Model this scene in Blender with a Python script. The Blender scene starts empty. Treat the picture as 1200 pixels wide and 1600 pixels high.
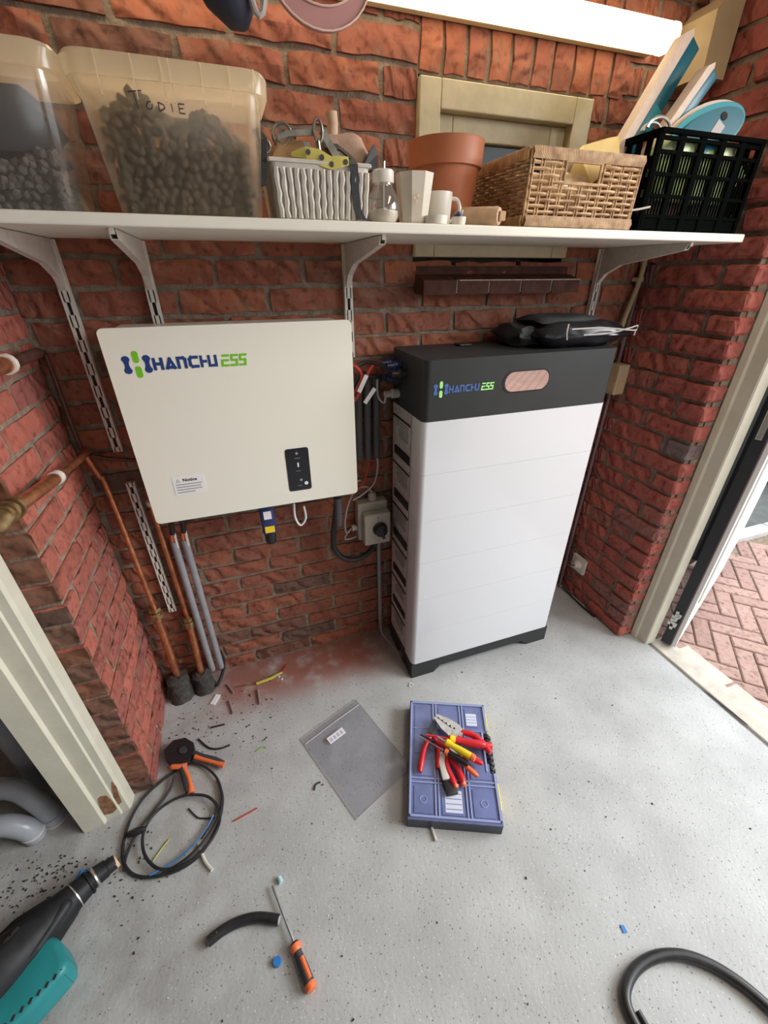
import bpy, bmesh, math, random
from mathutils import Vector, Matrix, noise
random.seed(7)
C = bpy.context.scene.collection
sc = bpy.context.scene
R = math.radians
# ------------------------------------------------------------------ camera
cam = bpy.data.objects.new('camera', bpy.data.cameras.new('camera')); C.objects.link(cam)
F, PIT, YAW, ROL = 653.6, 0.51883, 0.33287, -0.0026
fw = Vector((math.sin(YAW)*math.cos(PIT), math.cos(YAW)*math.cos(PIT), -math.sin(PIT)))
rt = Vector((math.cos(YAW), -math.sin(YAW), 0)); up = rt.cross(fw)
r2 = rt*math.cos(ROL) + up*math.sin(ROL); u2 = -rt*math.sin(ROL) + up*math.cos(ROL)
M = Matrix((r2, u2, -fw)).transposed().to_4x4(); M.translation = Vector((0, 0, 1.40))
cam.matrix_world = M
cam.data.sensor_width = 36; cam.data.lens = F*36/1600; cam.data.clip_start = 0.01
sc.camera = cam
# ------------------------------------------------------------------ light
w = bpy.data.worlds.new('overcast_sky'); sc.world = w; w.use_nodes = True
bg = w.node_tree.nodes['Background']; bg.inputs['Color'].default_value = (0.93, 0.97, 1.0, 1); bg.inputs['Strength'].default_value = 2.2
def area(name, loc, rot, sx, sy, e, col):
    l = bpy.data.lights.new(name, 'AREA'); l.shape = 'RECTANGLE'; l.size = sx; l.size_y = sy; l.energy = e; l.color = col
    o = bpy.data.objects.new(name, l); C.objects.link(o); o.location = loc; o.rotation_euler = rot; return o
def aim(loc, tgt): return (Vector(tgt)-Vector(loc)).to_track_quat('-Z', 'Y').to_euler()
area('ceiling_tube_light', (1.0, -0.15, 2.26), (0, 0, 0), 0.25, 1.2, 12, (1.0, 0.87, 0.68))
area('daylight_over_doorway', (4.3, -0.8, 2.7), aim((4.3, -0.8, 2.7), (0.0, 0.6, 0.5)), 3.0, 1.8, 235, (0.95, 0.98, 1.0))
area('daylight_over_garage_door', (0.2, -3.7, 2.6), aim((0.2, -3.7, 2.6), (0.2, 0.6, 0.4)), 1.6, 0.8, 10, (0.96, 0.98, 1.0))
vs = sc.view_settings; vs.view_transform = 'Standard'; vs.look = 'None'; vs.gamma = 1; vs.use_curve_mapping = False; vs.exposure = 0.0

# ------------------------------------------------------------------ materials
def mat(name, col, rough=0.6, metal=0.0, var=0.0, scale=30.0, bump=0.0, bscale=80.0, spec=0.5, coat=0.0, rnd=0.0, emit=None, col2=None, trans=0.0):
    m = bpy.data.materials.new(name); m.use_nodes = True; nt = m.node_tree; n = nt.nodes; L = nt.links
    p = n['Principled BSDF']; p.inputs['Roughness'].default_value = rough; p.inputs['Metallic'].default_value = metal
    p.inputs['Specular IOR Level'].default_value = spec; p.inputs['Coat Weight'].default_value = coat
    p.inputs['Transmission Weight'].default_value = trans
    p.inputs['Base Color'].default_value = (*col, 1)
    tc = n.new('ShaderNodeTexCoord')
    if var > 0 or col2:
        nz = n.new('ShaderNodeTexNoise'); nz.inputs['Scale'].default_value = scale; nz.inputs['Detail'].default_value = 5
        L.new(tc.outputs['Object'], nz.inputs['Vector'])
        rp = n.new('ShaderNodeValToRGB'); rp.color_ramp.elements[0].position = 0.32; rp.color_ramp.elements[1].position = 0.68
        c2 = col2 or tuple(min(1, c*(1+var)) for c in col); c1 = col if col2 else tuple(c*(1-var) for c in col)
        rp.color_ramp.elements[0].color = (*c1, 1); rp.color_ramp.elements[1].color = (*c2, 1)
        L.new(nz.outputs['Fac'], rp.inputs['Fac']); L.new(rp.outputs['Color'], p.inputs['Base Color'])
    if bump > 0:
        nb = n.new('ShaderNodeTexNoise'); nb.inputs['Scale'].default_value = bscale; nb.inputs['Detail'].default_value = 4
        L.new(tc.outputs['Object'], nb.inputs['Vector'])
        b = n.new('ShaderNodeBump'); b.inputs['Strength'].default_value = bump; b.inputs['Distance'].default_value = 0.004
        L.new(nb.outputs['Fac'], b.inputs['Height']); L.new(b.outputs['Normal'], p.inputs['Normal'])
    if emit:
        p.inputs['Emission Color'].default_value = (*col, 1); p.inputs['Emission Strength'].default_value = emit
    return m
def brick_mat(name, cols, dust=(0.23, 0.17, 0.12), dustamt=0.55, bump=0.9):
    m = bpy.data.materials.new(name); m.use_nodes = True; nt = m.node_tree; n = nt.nodes; L = nt.links
    p = n['Principled BSDF']; p.inputs['Roughness'].default_value = 0.85; p.inputs['Specular IOR Level'].default_value = 0.25
    oi = n.new('ShaderNodeObjectInfo'); rp = n.new('ShaderNodeValToRGB'); cr = rp.color_ramp
    cr.interpolation = 'LINEAR'
    for i, c in enumerate(cols):
        e = cr.elements[i] if i < 2 else cr.elements.new(0.5)
        e.position = i/(len(cols)-1); e.color = (*c, 1)
    L.new(oi.outputs['Random'], rp.inputs['Fac'])
    tc = n.new('ShaderNodeTexCoord'); ad = n.new('ShaderNodeVectorMath'); ad.operation = 'ADD'
    L.new(tc.outputs['Object'], ad.inputs[0]); L.new(oi.outputs['Location'], ad.inputs[1])
    sc_ = n.new('ShaderNodeVectorMath'); sc_.operation = 'MULTIPLY_ADD'
    L.new(oi.outputs['Random'], sc_.inputs[0]); sc_.inputs[1].default_value = (9, 5, 7); L.new(ad.outputs[0], sc_.inputs[2])
    nz = n.new('ShaderNodeTexNoise'); nz.inputs['Scale'].default_value = 28; nz.inputs['Detail'].default_value = 7; nz.inputs['Roughness'].default_value = 0.65
    L.new(sc_.outputs[0], nz.inputs['Vector'])
    mx = n.new('ShaderNodeMix'); mx.data_type = 'RGBA'
    r2_ = n.new('ShaderNodeValToRGB'); r2_.color_ramp.elements[0].position = 0.5; r2_.color_ramp.elements[1].position = 0.75
    L.new(nz.outputs['Fac'], r2_.inputs['Fac'])
    mu = n.new('ShaderNodeMath'); mu.operation = 'MULTIPLY'; mu.inputs[1].default_value = dustamt
    L.new(r2_.outputs['Color'], mu.inputs[0]); L.new(mu.outputs[0], mx.inputs['Factor'])
    L.new(rp.outputs['Color'], mx.inputs[6]); mx.inputs[7].default_value = (*dust, 1)
    # darker pits
    mx2 = n.new('ShaderNodeMix'); mx2.data_type = 'RGBA'; mx2.blend_type = 'MULTIPLY'
    r3 = n.new('ShaderNodeValToRGB'); r3.color_ramp.elements[0].position = 0.3; r3.color_ramp.elements[0].color = (0.45, 0.42, 0.42, 1); r3.color_ramp.elements[1].position = 0.46
    nz2 = n.new('ShaderNodeTexNoise'); nz2.inputs['Scale'].default_value = 55; nz2.inputs['Detail'].default_value = 5
    L.new(sc_.outputs[0], nz2.inputs['Vector']); L.new(nz2.outputs['Fac'], r3.inputs['Fac'])
    mx2.inputs['Factor'].default_value = 0.8; L.new(mx.outputs[2], mx2.inputs[6]); L.new(r3.outputs['Color'], mx2.inputs[7])
    L.new(mx2.outputs[2], p.inputs['Base Color'])
    # folded clay creases: wave with distortion
    wv = n.new('ShaderNodeTexWave'); wv.inputs['Scale'].default_value = 7; wv.inputs['Distortion'].default_value = 9; wv.inputs['Detail'].default_value = 3; wv.inputs['Detail Scale'].default_value = 1.2
    wv.bands_direction = 'DIAGONAL'
    L.new(sc_.outputs[0], wv.inputs['Vector'])
    b1 = n.new('ShaderNodeBump'); b1.inputs['Strength'].default_value = bump*0.9; b1.inputs['Distance'].default_value = 0.007
    L.new(wv.outputs['Fac'], b1.inputs['Height'])
    b2 = n.new('ShaderNodeBump'); b2.inputs['Strength'].default_value = bump; b2.inputs['Distance'].default_value = 0.0025
    L.new(nz.outputs['Fac'], b2.inputs['Height']); L.new(b1.outputs['Normal'], b2.inputs['Normal'])
    L.new(b2.outputs['Normal'], p.inputs['Normal'])
    return m
MT = {}
MT['brick'] = brick_mat('hand_formed_brick', [(0.13,0.08,0.065),(0.27,0.09,0.052),(0.34,0.118,0.066),(0.25,0.085,0.056),(0.37,0.145,0.08),(0.20,0.072,0.05),(0.30,0.105,0.064)])
MT['brick_end'] = brick_mat('shaded_brown_brick_end', [(0.10,0.055,0.04),(0.20,0.08,0.045),(0.15,0.07,0.045),(0.13,0.075,0.055)], dust=(0.16,0.11,0.08), dustamt=0.7)  # camera-facing ends of the pier bricks: their shade is put into this darker brown
MT['brick_right'] = brick_mat('red_and_purple_brick', [(0.15,0.115,0.115),(0.40,0.11,0.08),(0.34,0.09,0.075),(0.17,0.12,0.12),(0.42,0.13,0.09),(0.36,0.10,0.08)], dustamt=0.35)
MT['brick_left'] = brick_mat('pink_red_brick', [(0.36,0.11,0.08),(0.42,0.125,0.09),(0.33,0.10,0.07),(0.40,0.15,0.09),(0.27,0.09,0.075)], dustamt=0.25)
MT['mortar'] = mat('lime_mortar', (0.235,0.185,0.14), 0.95, var=0.25, scale=45, bump=0.9, bscale=130, spec=0.1)
MT['paver'] = brick_mat('pink_clay_paver', [(0.30,0.19,0.165),(0.36,0.23,0.20),(0.33,0.205,0.175),(0.38,0.25,0.215)], dust=(0.42,0.33,0.29), dustamt=0.4, bump=0.35)
MT['white_shelf'] = mat('cream_white_laminate', (0.78,0.75,0.66), 0.45, var=0.04, scale=9)
MT['rail'] = mat('grey_white_steel', (0.62,0.58,0.52), 0.45, var=0.08, scale=60)
MT['slot'] = mat('dark_slot', (0.03,0.02,0.02), 0.9)
MT['inverter'] = mat('warm_white_powder_coat', (0.80,0.775,0.68), 0.4, bump=0.05, bscale=600)
MT['dark_metal'] = mat('dark_grey_metal', (0.05,0.05,0.052), 0.5)
MT['battery_white'] = mat('glossy_white_panel', (0.68,0.69,0.72), 0.16, coat=0.3, spec=0.5)
MT['battery_side'] = mat('pale_side_label', (0.50,0.46,0.44), 0.5, var=0.22, scale=70)
MT['battery_dark'] = mat('charcoal_head', (0.032,0.034,0.035), 0.5, spec=0.25, var=0.06, scale=10)
MT['display'] = mat('mirror_film_display', (0.62,0.55,0.52), 0.03, metal=1.0)
MT['black'] = mat('black_rubber', (0.014,0.014,0.016), 0.45)
MT['black_gloss'] = mat('black_gloss_plastic', (0.012,0.012,0.016), 0.2)
MT['black_cable'] = mat('black_cable', (0.022,0.022,0.024), 0.35, var=0.3, scale=60)
MT['foam'] = mat('dark_grey_conduit', (0.075,0.075,0.08), 0.6)
MT['grey_pipe'] = mat('grey_plastic_conduit', (0.26,0.27,0.29), 0.45, var=0.1, scale=40)
MT['pvc'] = mat('grey_drain_pipe', (0.34,0.36,0.40), 0.3, var=0.06, scale=20)
MT['copper'] = mat('old_copper', (0.58,0.24,0.12), 0.38, metal=0.85, var=0.3, scale=45)
MT['brass'] = mat('old_brass', (0.42,0.30,0.15), 0.38, metal=0.9, var=0.3, scale=80)
MT['dark_copper'] = mat('dark_brown_copper', (0.10,0.045,0.035), 0.4, metal=0.3, var=0.3, scale=40)
MT['blob'] = mat('dirty_cement', (0.05,0.046,0.042), 0.95, var=0.4, scale=60, bump=1.0, bscale=90)
MT['frame'] = mat('cream_gloss_paint', (0.57,0.545,0.445), 0.35, var=0.05, scale=14, bump=0.15, bscale=50)
MT['barewood'] = mat('bare_brown_wood', (0.16,0.07,0.035), 0.8, col2=(0.33,0.17,0.08), scale=70)
MT['window_paint'] = mat('yellowed_window_paint', (0.46,0.39,0.24), 0.4, var=0.08, scale=25, bump=0.2, bscale=60)
MT['darkglass'] = mat('dark_window_glass', (0.03,0.035,0.045), 0.08)
MT['blind'] = mat('ochre_blind', (0.44,0.33,0.16), 0.6, var=0.06, scale=20)
MT['sill'] = mat('brown_glazed_sill_tile', (0.085,0.032,0.022), 0.6, spec=0.15, var=0.25, scale=30, bump=0.3)
MT['palemortar'] = mat('pale_mortar', (0.42,0.36,0.30), 0.9, var=0.2, scale=60)
MT['lamp'] = mat('lit_lamp_diffuser', (1.0,0.84,0.56), 0.5, emit=7.0)
MT['lamp_end'] = mat('yellowed_lamp_plastic', (0.75,0.68,0.45), 0.5)
MT['ceiling'] = mat('pale_ceiling', (0.5,0.48,0.44), 0.9, var=0.05)
MT['plainwall'] = mat('plain_brick_wall', (0.30,0.17,0.12), 0.9, var=0.3, scale=12, bump=0.5)
MT['terracotta'] = mat('terracotta_plastic', (0.46,0.155,0.07), 0.45, var=0.06, scale=20)
MT['ceramic'] = mat('cream_ceramic', (0.66,0.60,0.50), 0.3, var=0.07, scale=30)
MT['whitecup'] = mat('white_porcelain', (0.72,0.68,0.60), 0.25)
MT['basket_white'] = mat('white_plastic_rattan', (0.58,0.54,0.48), 0.5, var=0.08, scale=50)
MT['wicker'] = mat('wicker', (0.32,0.17,0.075), 0.6, col2=(0.66,0.44,0.24), scale=45)
MT['wicker_dark'] = mat('brown_wicker', (0.22,0.12,0.06), 0.6, col2=(0.48,0.30,0.16), scale=45)
MT['paper'] = mat('yellow_paper', (0.66,0.47,0.16), 0.7, var=0.06)
MT['cellophane'] = mat('tan_wrapping', (0.60,0.42,0.24), 0.3, var=0.25, scale=30)
MT['cork'] = mat('pale_wood', (0.62,0.42,0.28), 0.6, var=0.12, scale=40)
MT['crate'] = mat('black_crate_plastic', (0.004,0.005,0.0045), 0.75, spec=0.0)
MT['green'] = mat('green_bag', (0.34,0.50,0.12), 0.4, col2=(0.72,0.80,0.55), scale=9)
MT['darkred'] = mat('dark_brown_bag', (0.10,0.05,0.04), 0.6, var=0.4, scale=20)
MT['teal'] = mat('teal_plastic', (0.004,0.12,0.17), 0.35)
MT['teal_light'] = mat('pale_teal_plastic', (0.03,0.30,0.36), 0.35)
MT['pinkwhite'] = mat('cream_pink_bristle', (0.76,0.60,0.50), 0.7, var=0.05, scale=50, bump=0.4, bscale=200)
MT['steel'] = mat('steel', (0.62,0.61,0.58), 0.28, metal=0.9, var=0.12, scale=50)
MT['beige_trunk'] = mat('beige_painted_wood', (0.50,0.38,0.22), 0.6, var=0.08, scale=12)
MT['strap_black'] = mat('black_webbing', (0.025,0.028,0.032), 0.7, bump=0.4, bscale=300)
MT['leather'] = mat('tan_leather', (0.42,0.25,0.11), 0.5, var=0.15, scale=30)
MT['cloth_pink'] = mat('dusty_pink_cloth', (0.46,0.30,0.22), 0.8, var=0.15, scale=25, bump=0.5, bscale=60)
MT['tape_yellow'] = mat('yellow_tape', (0.62,0.55,0.13), 0.5, var=0.05)
MT['old_steel'] = mat('tarnished_steel', (0.26,0.25,0.22), 0.32, metal=0.85, var=0.3, scale=50)
MT['kibble'] = mat('grey_brown_kibble', (0.055,0.042,0.03), 0.9, col2=(0.13,0.10,0.072), scale=40)
MT['kibble2'] = mat('grey_kibble', (0.07,0.065,0.06), 0.8, col2=(0.15,0.135,0.12), scale=40)
MT['sack'] = mat('slate_grey_sack', (0.045,0.05,0.062), 0.6, var=0.1)
MT['orange'] = mat('orange_plastic', (0.80,0.17,0.055), 0.4)
MT['red'] = mat('red_plastic', (0.62,0.02,0.03), 0.32)
MT['yellow'] = mat('yellow_plastic', (0.85,0.60,0.02), 0.35)
MT['darkgrip'] = mat('dark_grey_grip', (0.04,0.045,0.05), 0.5)
MT['box_dark'] = mat('dark_blue_plastic', (0.035,0.04,0.065), 0.4)
MT['box_lid'] = mat('lilac_blue_lid', (0.15,0.18,0.36), 0.22, var=0.16, scale=16)
MT['box_ridge'] = mat('pale_blue_ridge', (0.30,0.35,0.58), 0.25)
MT['box_label'] = mat('pale_label', (0.62,0.65,0.78), 0.5)
MT['white'] = mat('white_paper', (0.80,0.79,0.80), 0.6)
MT['lilac'] = mat('lilac_print', (0.50,0.47,0.62), 0.6)
MT['logo_blue'] = mat('navy_print', (0.012,0.045,0.19), 0.45)
MT['logo_green'] = mat('green_print', (0.17,0.52,0.015), 0.45)
MT['logo_blue2'] = mat('blue_print', (0.05,0.12,0.36), 0.45)
MT['logo_green2'] = mat('bright_green_print', (0.36,0.80,0.25), 0.45)
MT['ink'] = mat('black_ink', (0.04,0.035,0.035), 0.6)
MT['greyink'] = mat('grey_ink', (0.25,0.25,0.26), 0.6)
MT['drill_black'] = mat('dusty_black_plastic', (0.018,0.018,0.020), 0.5, spec=0.25, var=0.4, scale=30)
MT['drill_teal'] = mat('turquoise_plastic', (0.02,0.22,0.235), 0.4, var=0.1, scale=20)
MT['blue'] = mat('blue_plastic', (0.03,0.20,0.55), 0.35)
MT['navy'] = mat('navy_plastic', (0.02,0.03,0.12), 0.35)
MT['lightblue'] = mat('pale_blue_plastic', (0.42,0.62,0.68), 0.4)
MT['redwire'] = mat('red_wire', (0.45,0.04,0.025), 0.4)
MT['greywire'] = mat('light_grey_wire', (0.46,0.42,0.40), 0.45)
MT['switchbox'] = mat('warm_grey_plastic', (0.46,0.42,0.36), 0.45)
MT['socket'] = mat('beige_socket', (0.48,0.38,0.25), 0.45)
MT['pink'] = mat('dusty_pink_rubber', (0.50,0.25,0.24), 0.45, var=0.05)
MT['pink_edge'] = mat('pale_pink_edge', (0.80,0.58,0.50), 0.45)
MT['darkblue'] = mat('dark_navy_cloth', (0.02,0.025,0.05), 0.6)
MT['door_black'] = mat('black_weather_seal', (0.015,0.016,0.02), 0.5)
MT['door_white'] = mat('white_door_paint', (0.72,0.72,0.70), 0.4)
MT['mauve'] = mat('mauve_seal', (0.20,0.13,0.14), 0.6)
MT['threshold'] = mat('worn_whitish_threshold', (0.50,0.46,0.40), 0.8, var=0.14, scale=18, bump=0.4)
MT['kerb'] = mat('pale_concrete_kerb', (0.42,0.42,0.41), 0.8, var=0.08, scale=12)
MT['asphalt'] = mat('grey_tiles', (0.10,0.105,0.105), 0.85, var=0.15, scale=20)
MT['tyre'] = mat('tyre_rubber', (0.012,0.013,0.013), 0.7)
MT['chip_dark'] = mat('dark_debris', (0.03,0.025,0.035), 0.7)
MT['chip_white'] = mat('white_debris', (0.75,0.72,0.72), 0.6)
MT['mauve_plug'] = mat('mauve_grey_sleeve', (0.26,0.19,0.20), 0.6)
MT['whitish_plug'] = mat('cream_dowel', (0.62,0.58,0.52), 0.6)
MT['yellow_thin'] = mat('yellow_green_wire', (0.48,0.46,0.08), 0.5)

def mixmat(name, tfac, col, rough, transl=0.5, gloss=0.1, tint=(1,1,1)):
    m = bpy.data.materials.new(name); m.use_nodes = True; nt = m.node_tree; n = nt.nodes; L = nt.links
    n.remove(n['Principled BSDF']); out = n['Material Output']
    tr = n.new('ShaderNodeBsdfTransparent'); tr.inputs[0].default_value = (*tint, 1)
    di = n.new('ShaderNodeBsdfDiffuse'); di.inputs[0].default_value = (*col, 1)
    tl = n.new('ShaderNodeBsdfTranslucent'); tl.inputs[0].default_value = (*col, 1)
    gl = n.new('ShaderNodeBsdfGlossy'); gl.inputs['Roughness'].default_value = rough
    a = n.new('ShaderNodeMixShader'); a.inputs[0].default_value = transl; L.new(di.outputs[0], a.inputs[1]); L.new(tl.outputs[0], a.inputs[2])
    b = n.new('ShaderNodeMixShader'); b.inputs[0].default_value = tfac; L.new(a.outputs[0], b.inputs[1]); L.new(tr.outputs[0], b.inputs[2])
    c = n.new('ShaderNodeMixShader'); L.new(b.outputs[0], c.inputs[1]); L.new(gl.outputs[0], c.inputs[2])
    fr = n.new('ShaderNodeLayerWeight'); fr.inputs[0].default_value = 0.5
    pw = n.new('ShaderNodeMath'); pw.operation = 'POWER'; pw.inputs[1].default_value = 4.0; L.new(fr.outputs['Facing'], pw.inputs[0])
    mu = n.new('ShaderNodeMath'); mu.operation = 'MULTIPLY_ADD'; mu.inputs[1].default_value = 0.45; mu.inputs[2].default_value = gloss+0.02; L.new(pw.outputs[0], mu.inputs[0])
    L.new(mu.outputs[0], c.inputs[0]); L.new(c.outputs[0], out.inputs['Surface']); return m
MT['milky'] = mixmat('milky_translucent_plastic', 0.66, (0.98,0.87,0.68), 0.2, 0.88, 0.01)
MT['milky2'] = mixmat('clearer_translucent_plastic', 0.80, (0.70,0.66,0.60), 0.12, 0.6, 0.05)
MT['milky_rim'] = mixmat('milky_rim_plastic', 0.28, (0.98,0.88,0.70), 0.2, 0.75, 0.02)
MT['clear'] = mixmat('clear_glass', 0.85, (0.7,0.7,0.65), 0.03, 0.5, 0.10)
MT['bagplastic'] = mixmat('clear_bag_plastic', 0.84, (0.80,0.80,0.86), 0.15, 0.2, 0.03, tint=(0.74,0.74,0.78))

def floor_mat():
    m = bpy.data.materials.new('painted_concrete_floor'); m.use_nodes = True; nt = m.node_tree; n = nt.nodes; L = nt.links
    p = n['Principled BSDF']; p.inputs['Roughness'].default_value = 0.5; p.inputs['Specular IOR Level'].default_value = 0.3
    g = n.new('ShaderNodeNewGeometry')
    nz = n.new('ShaderNodeTexNoise'); nz.inputs['Scale'].default_value = 5; nz.inputs['Detail'].default_value = 8; L.new(g.outputs['Position'], nz.inputs['Vector'])
    rp = n.new('ShaderNodeValToRGB'); rp.color_ramp.elements[0].position = 0.3; rp.color_ramp.elements[1].position = 0.7
    rp.color_ramp.elements[0].color = (0.38,0.385,0.385,1); rp.color_ramp.elements[1].color = (0.50,0.51,0.51,1); L.new(nz.outputs['Fac'], rp.inputs['Fac'])
    col = rp.outputs['Color']
    def spots(scale, lo, c, amt, gate=None):
        nonlocal col
        v = n.new('ShaderNodeTexVoronoi'); v.inputs['Scale'].default_value = scale; L.new(g.outputs['Position'], v.inputs['Vector'])
        r = n.new('ShaderNodeValToRGB'); r.color_ramp.elements[0].position = lo*0.6; r.color_ramp.elements[0].color = (amt,)*3+(1,); r.color_ramp.elements[1].position = lo; r.color_ramp.elements[1].color = (0,0,0,1)
        L.new(v.outputs['Distance'], r.inputs['Fac'])
        x = n.new('ShaderNodeMix'); x.data_type = 'RGBA'
        # only a share of the cells carries a speck
        gt = n.new('ShaderNodeMath'); gt.operation = 'GREATER_THAN'; gt.inputs[1].default_value = 0.55
        sp = n.new('ShaderNodeSeparateColor'); L.new(v.outputs['Color'], sp.inputs[0]); L.new(sp.outputs[0], gt.inputs[0])
        mm = n.new('ShaderNodeMath'); mm.operation = 'MULTIPLY'; L.new(gt.outputs[0], mm.inputs[0]); L.new(r.outputs['Color'], mm.inputs[1])
        L.new(mm.outputs[0], x.inputs['Factor']); L.new(col, x.inputs[6]); x.inputs[7].default_value = (*c, 1); col = x.outputs[2]
    spots(95, 0.20, (0.10,0.095,0.10), 0.85)
    spots(150, 0.24, (0.16,0.15,0.15), 0.6)
    spots(120, 0.2, (0.70,0.69,0.66), 0.8)
    # red brick dust that lies along the foot of the back wall
    sx = n.new('ShaderNodeSeparateXYZ'); L.new(g.outputs['Position'], sx.inputs[0])
    def mr(sock, a, b):
        q = n.new('ShaderNodeMapRange'); q.inputs[1].default_value = a; q.inputs[2].default_value = b; q.interpolation_type = 'SMOOTHSTEP'; L.new(sock, q.inputs[0]); return q.outputs[0]
    def mul(a, b):
        q = n.new('ShaderNodeMath'); q.operation = 'MULTIPLY'; L.new(a, q.inputs[0])
        if isinstance(b, float): q.inputs[1].default_value = b
        else: L.new(b, q.inputs[1])
        return q.outputs[0]
    d = mul(mul(mr(sx.outputs['Y'], 1.02, 1.20), mr(sx.outputs['X'], -0.36, -0.2)), mr(sx.outputs['X'], 0.55, 0.30))
    n3 = n.new('ShaderNodeTexNoise'); n3.inputs['Scale'].default_value = 14; n3.inputs['Detail'].default_value = 6; L.new(g.outputs['Position'], n3.inputs['Vector'])
    d = mul(d, mr(n3.outputs['Fac'], 0.12, 0.55)); d = mul(d, 0.95)
    x = n.new('ShaderNodeMix'); x.data_type = 'RGBA'; L.new(d, x.inputs['Factor']); L.new(col, x.inputs[6]); x.inputs[7].default_value = (0.30,0.105,0.075,1); col = x.outputs[2]
    # sand-brown dirt film at left
    d2 = mul(mr(sx.outputs['X'], 0.2, -0.6), mr(n3.outputs['Fac'], 0.3, 0.75)); d2 = mul(d2, 0.6)
    x = n.new('ShaderNodeMix'); x.data_type = 'RGBA'; L.new(d2, x.inputs['Factor']); L.new(col, x.inputs[6]); x.inputs[7].default_value = (0.27,0.25,0.23,1); col = x.outputs[2]
    L.new(col, p.inputs['Base Color'])
    nb = n.new('ShaderNodeTexNoise'); nb.inputs['Scale'].default_value = 110; nb.inputs['Detail'].default_value = 3; L.new(g.outputs['Position'], nb.inputs['Vector'])
    b = n.new('ShaderNodeBump'); b.inputs['Strength'].default_value = 0.35; b.inputs['Distance'].default_value = 0.003; L.new(nb.outputs['Fac'], b.inputs['Height']); L.new(b.outputs['Normal'], p.inputs['Normal'])
    return m
MT['floor'] = floor_mat()
def far_paving():
    m = bpy.data.materials.new('far_paving'); m.use_nodes = True; nt = m.node_tree; n = nt.nodes; L = nt.links
    p = n['Principled BSDF']; p.inputs['Roughness'].default_value = 0.8
    g = n.new('ShaderNodeNewGeometry'); mp = n.new('ShaderNodeMapping'); mp.inputs['Rotation'].default_value = (0,0,R(45)); L.new(g.outputs['Position'], mp.inputs[0])
    b = n.new('ShaderNodeTexBrick'); b.inputs['Scale'].default_value = 2.4; b.inputs['Color1'].default_value = (0.46,0.29,0.24,1); b.inputs['Color2'].default_value = (0.40,0.24,0.20,1); b.inputs['Mortar'].default_value = (0.2,0.15,0.13,1); b.inputs['Mortar Size'].default_value = 0.02
    L.new(mp.outputs[0], b.inputs['Vector']); L.new(b.outputs['Color'], p.inputs['Base Color']); return m
MT['farpave'] = far_paving()

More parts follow.
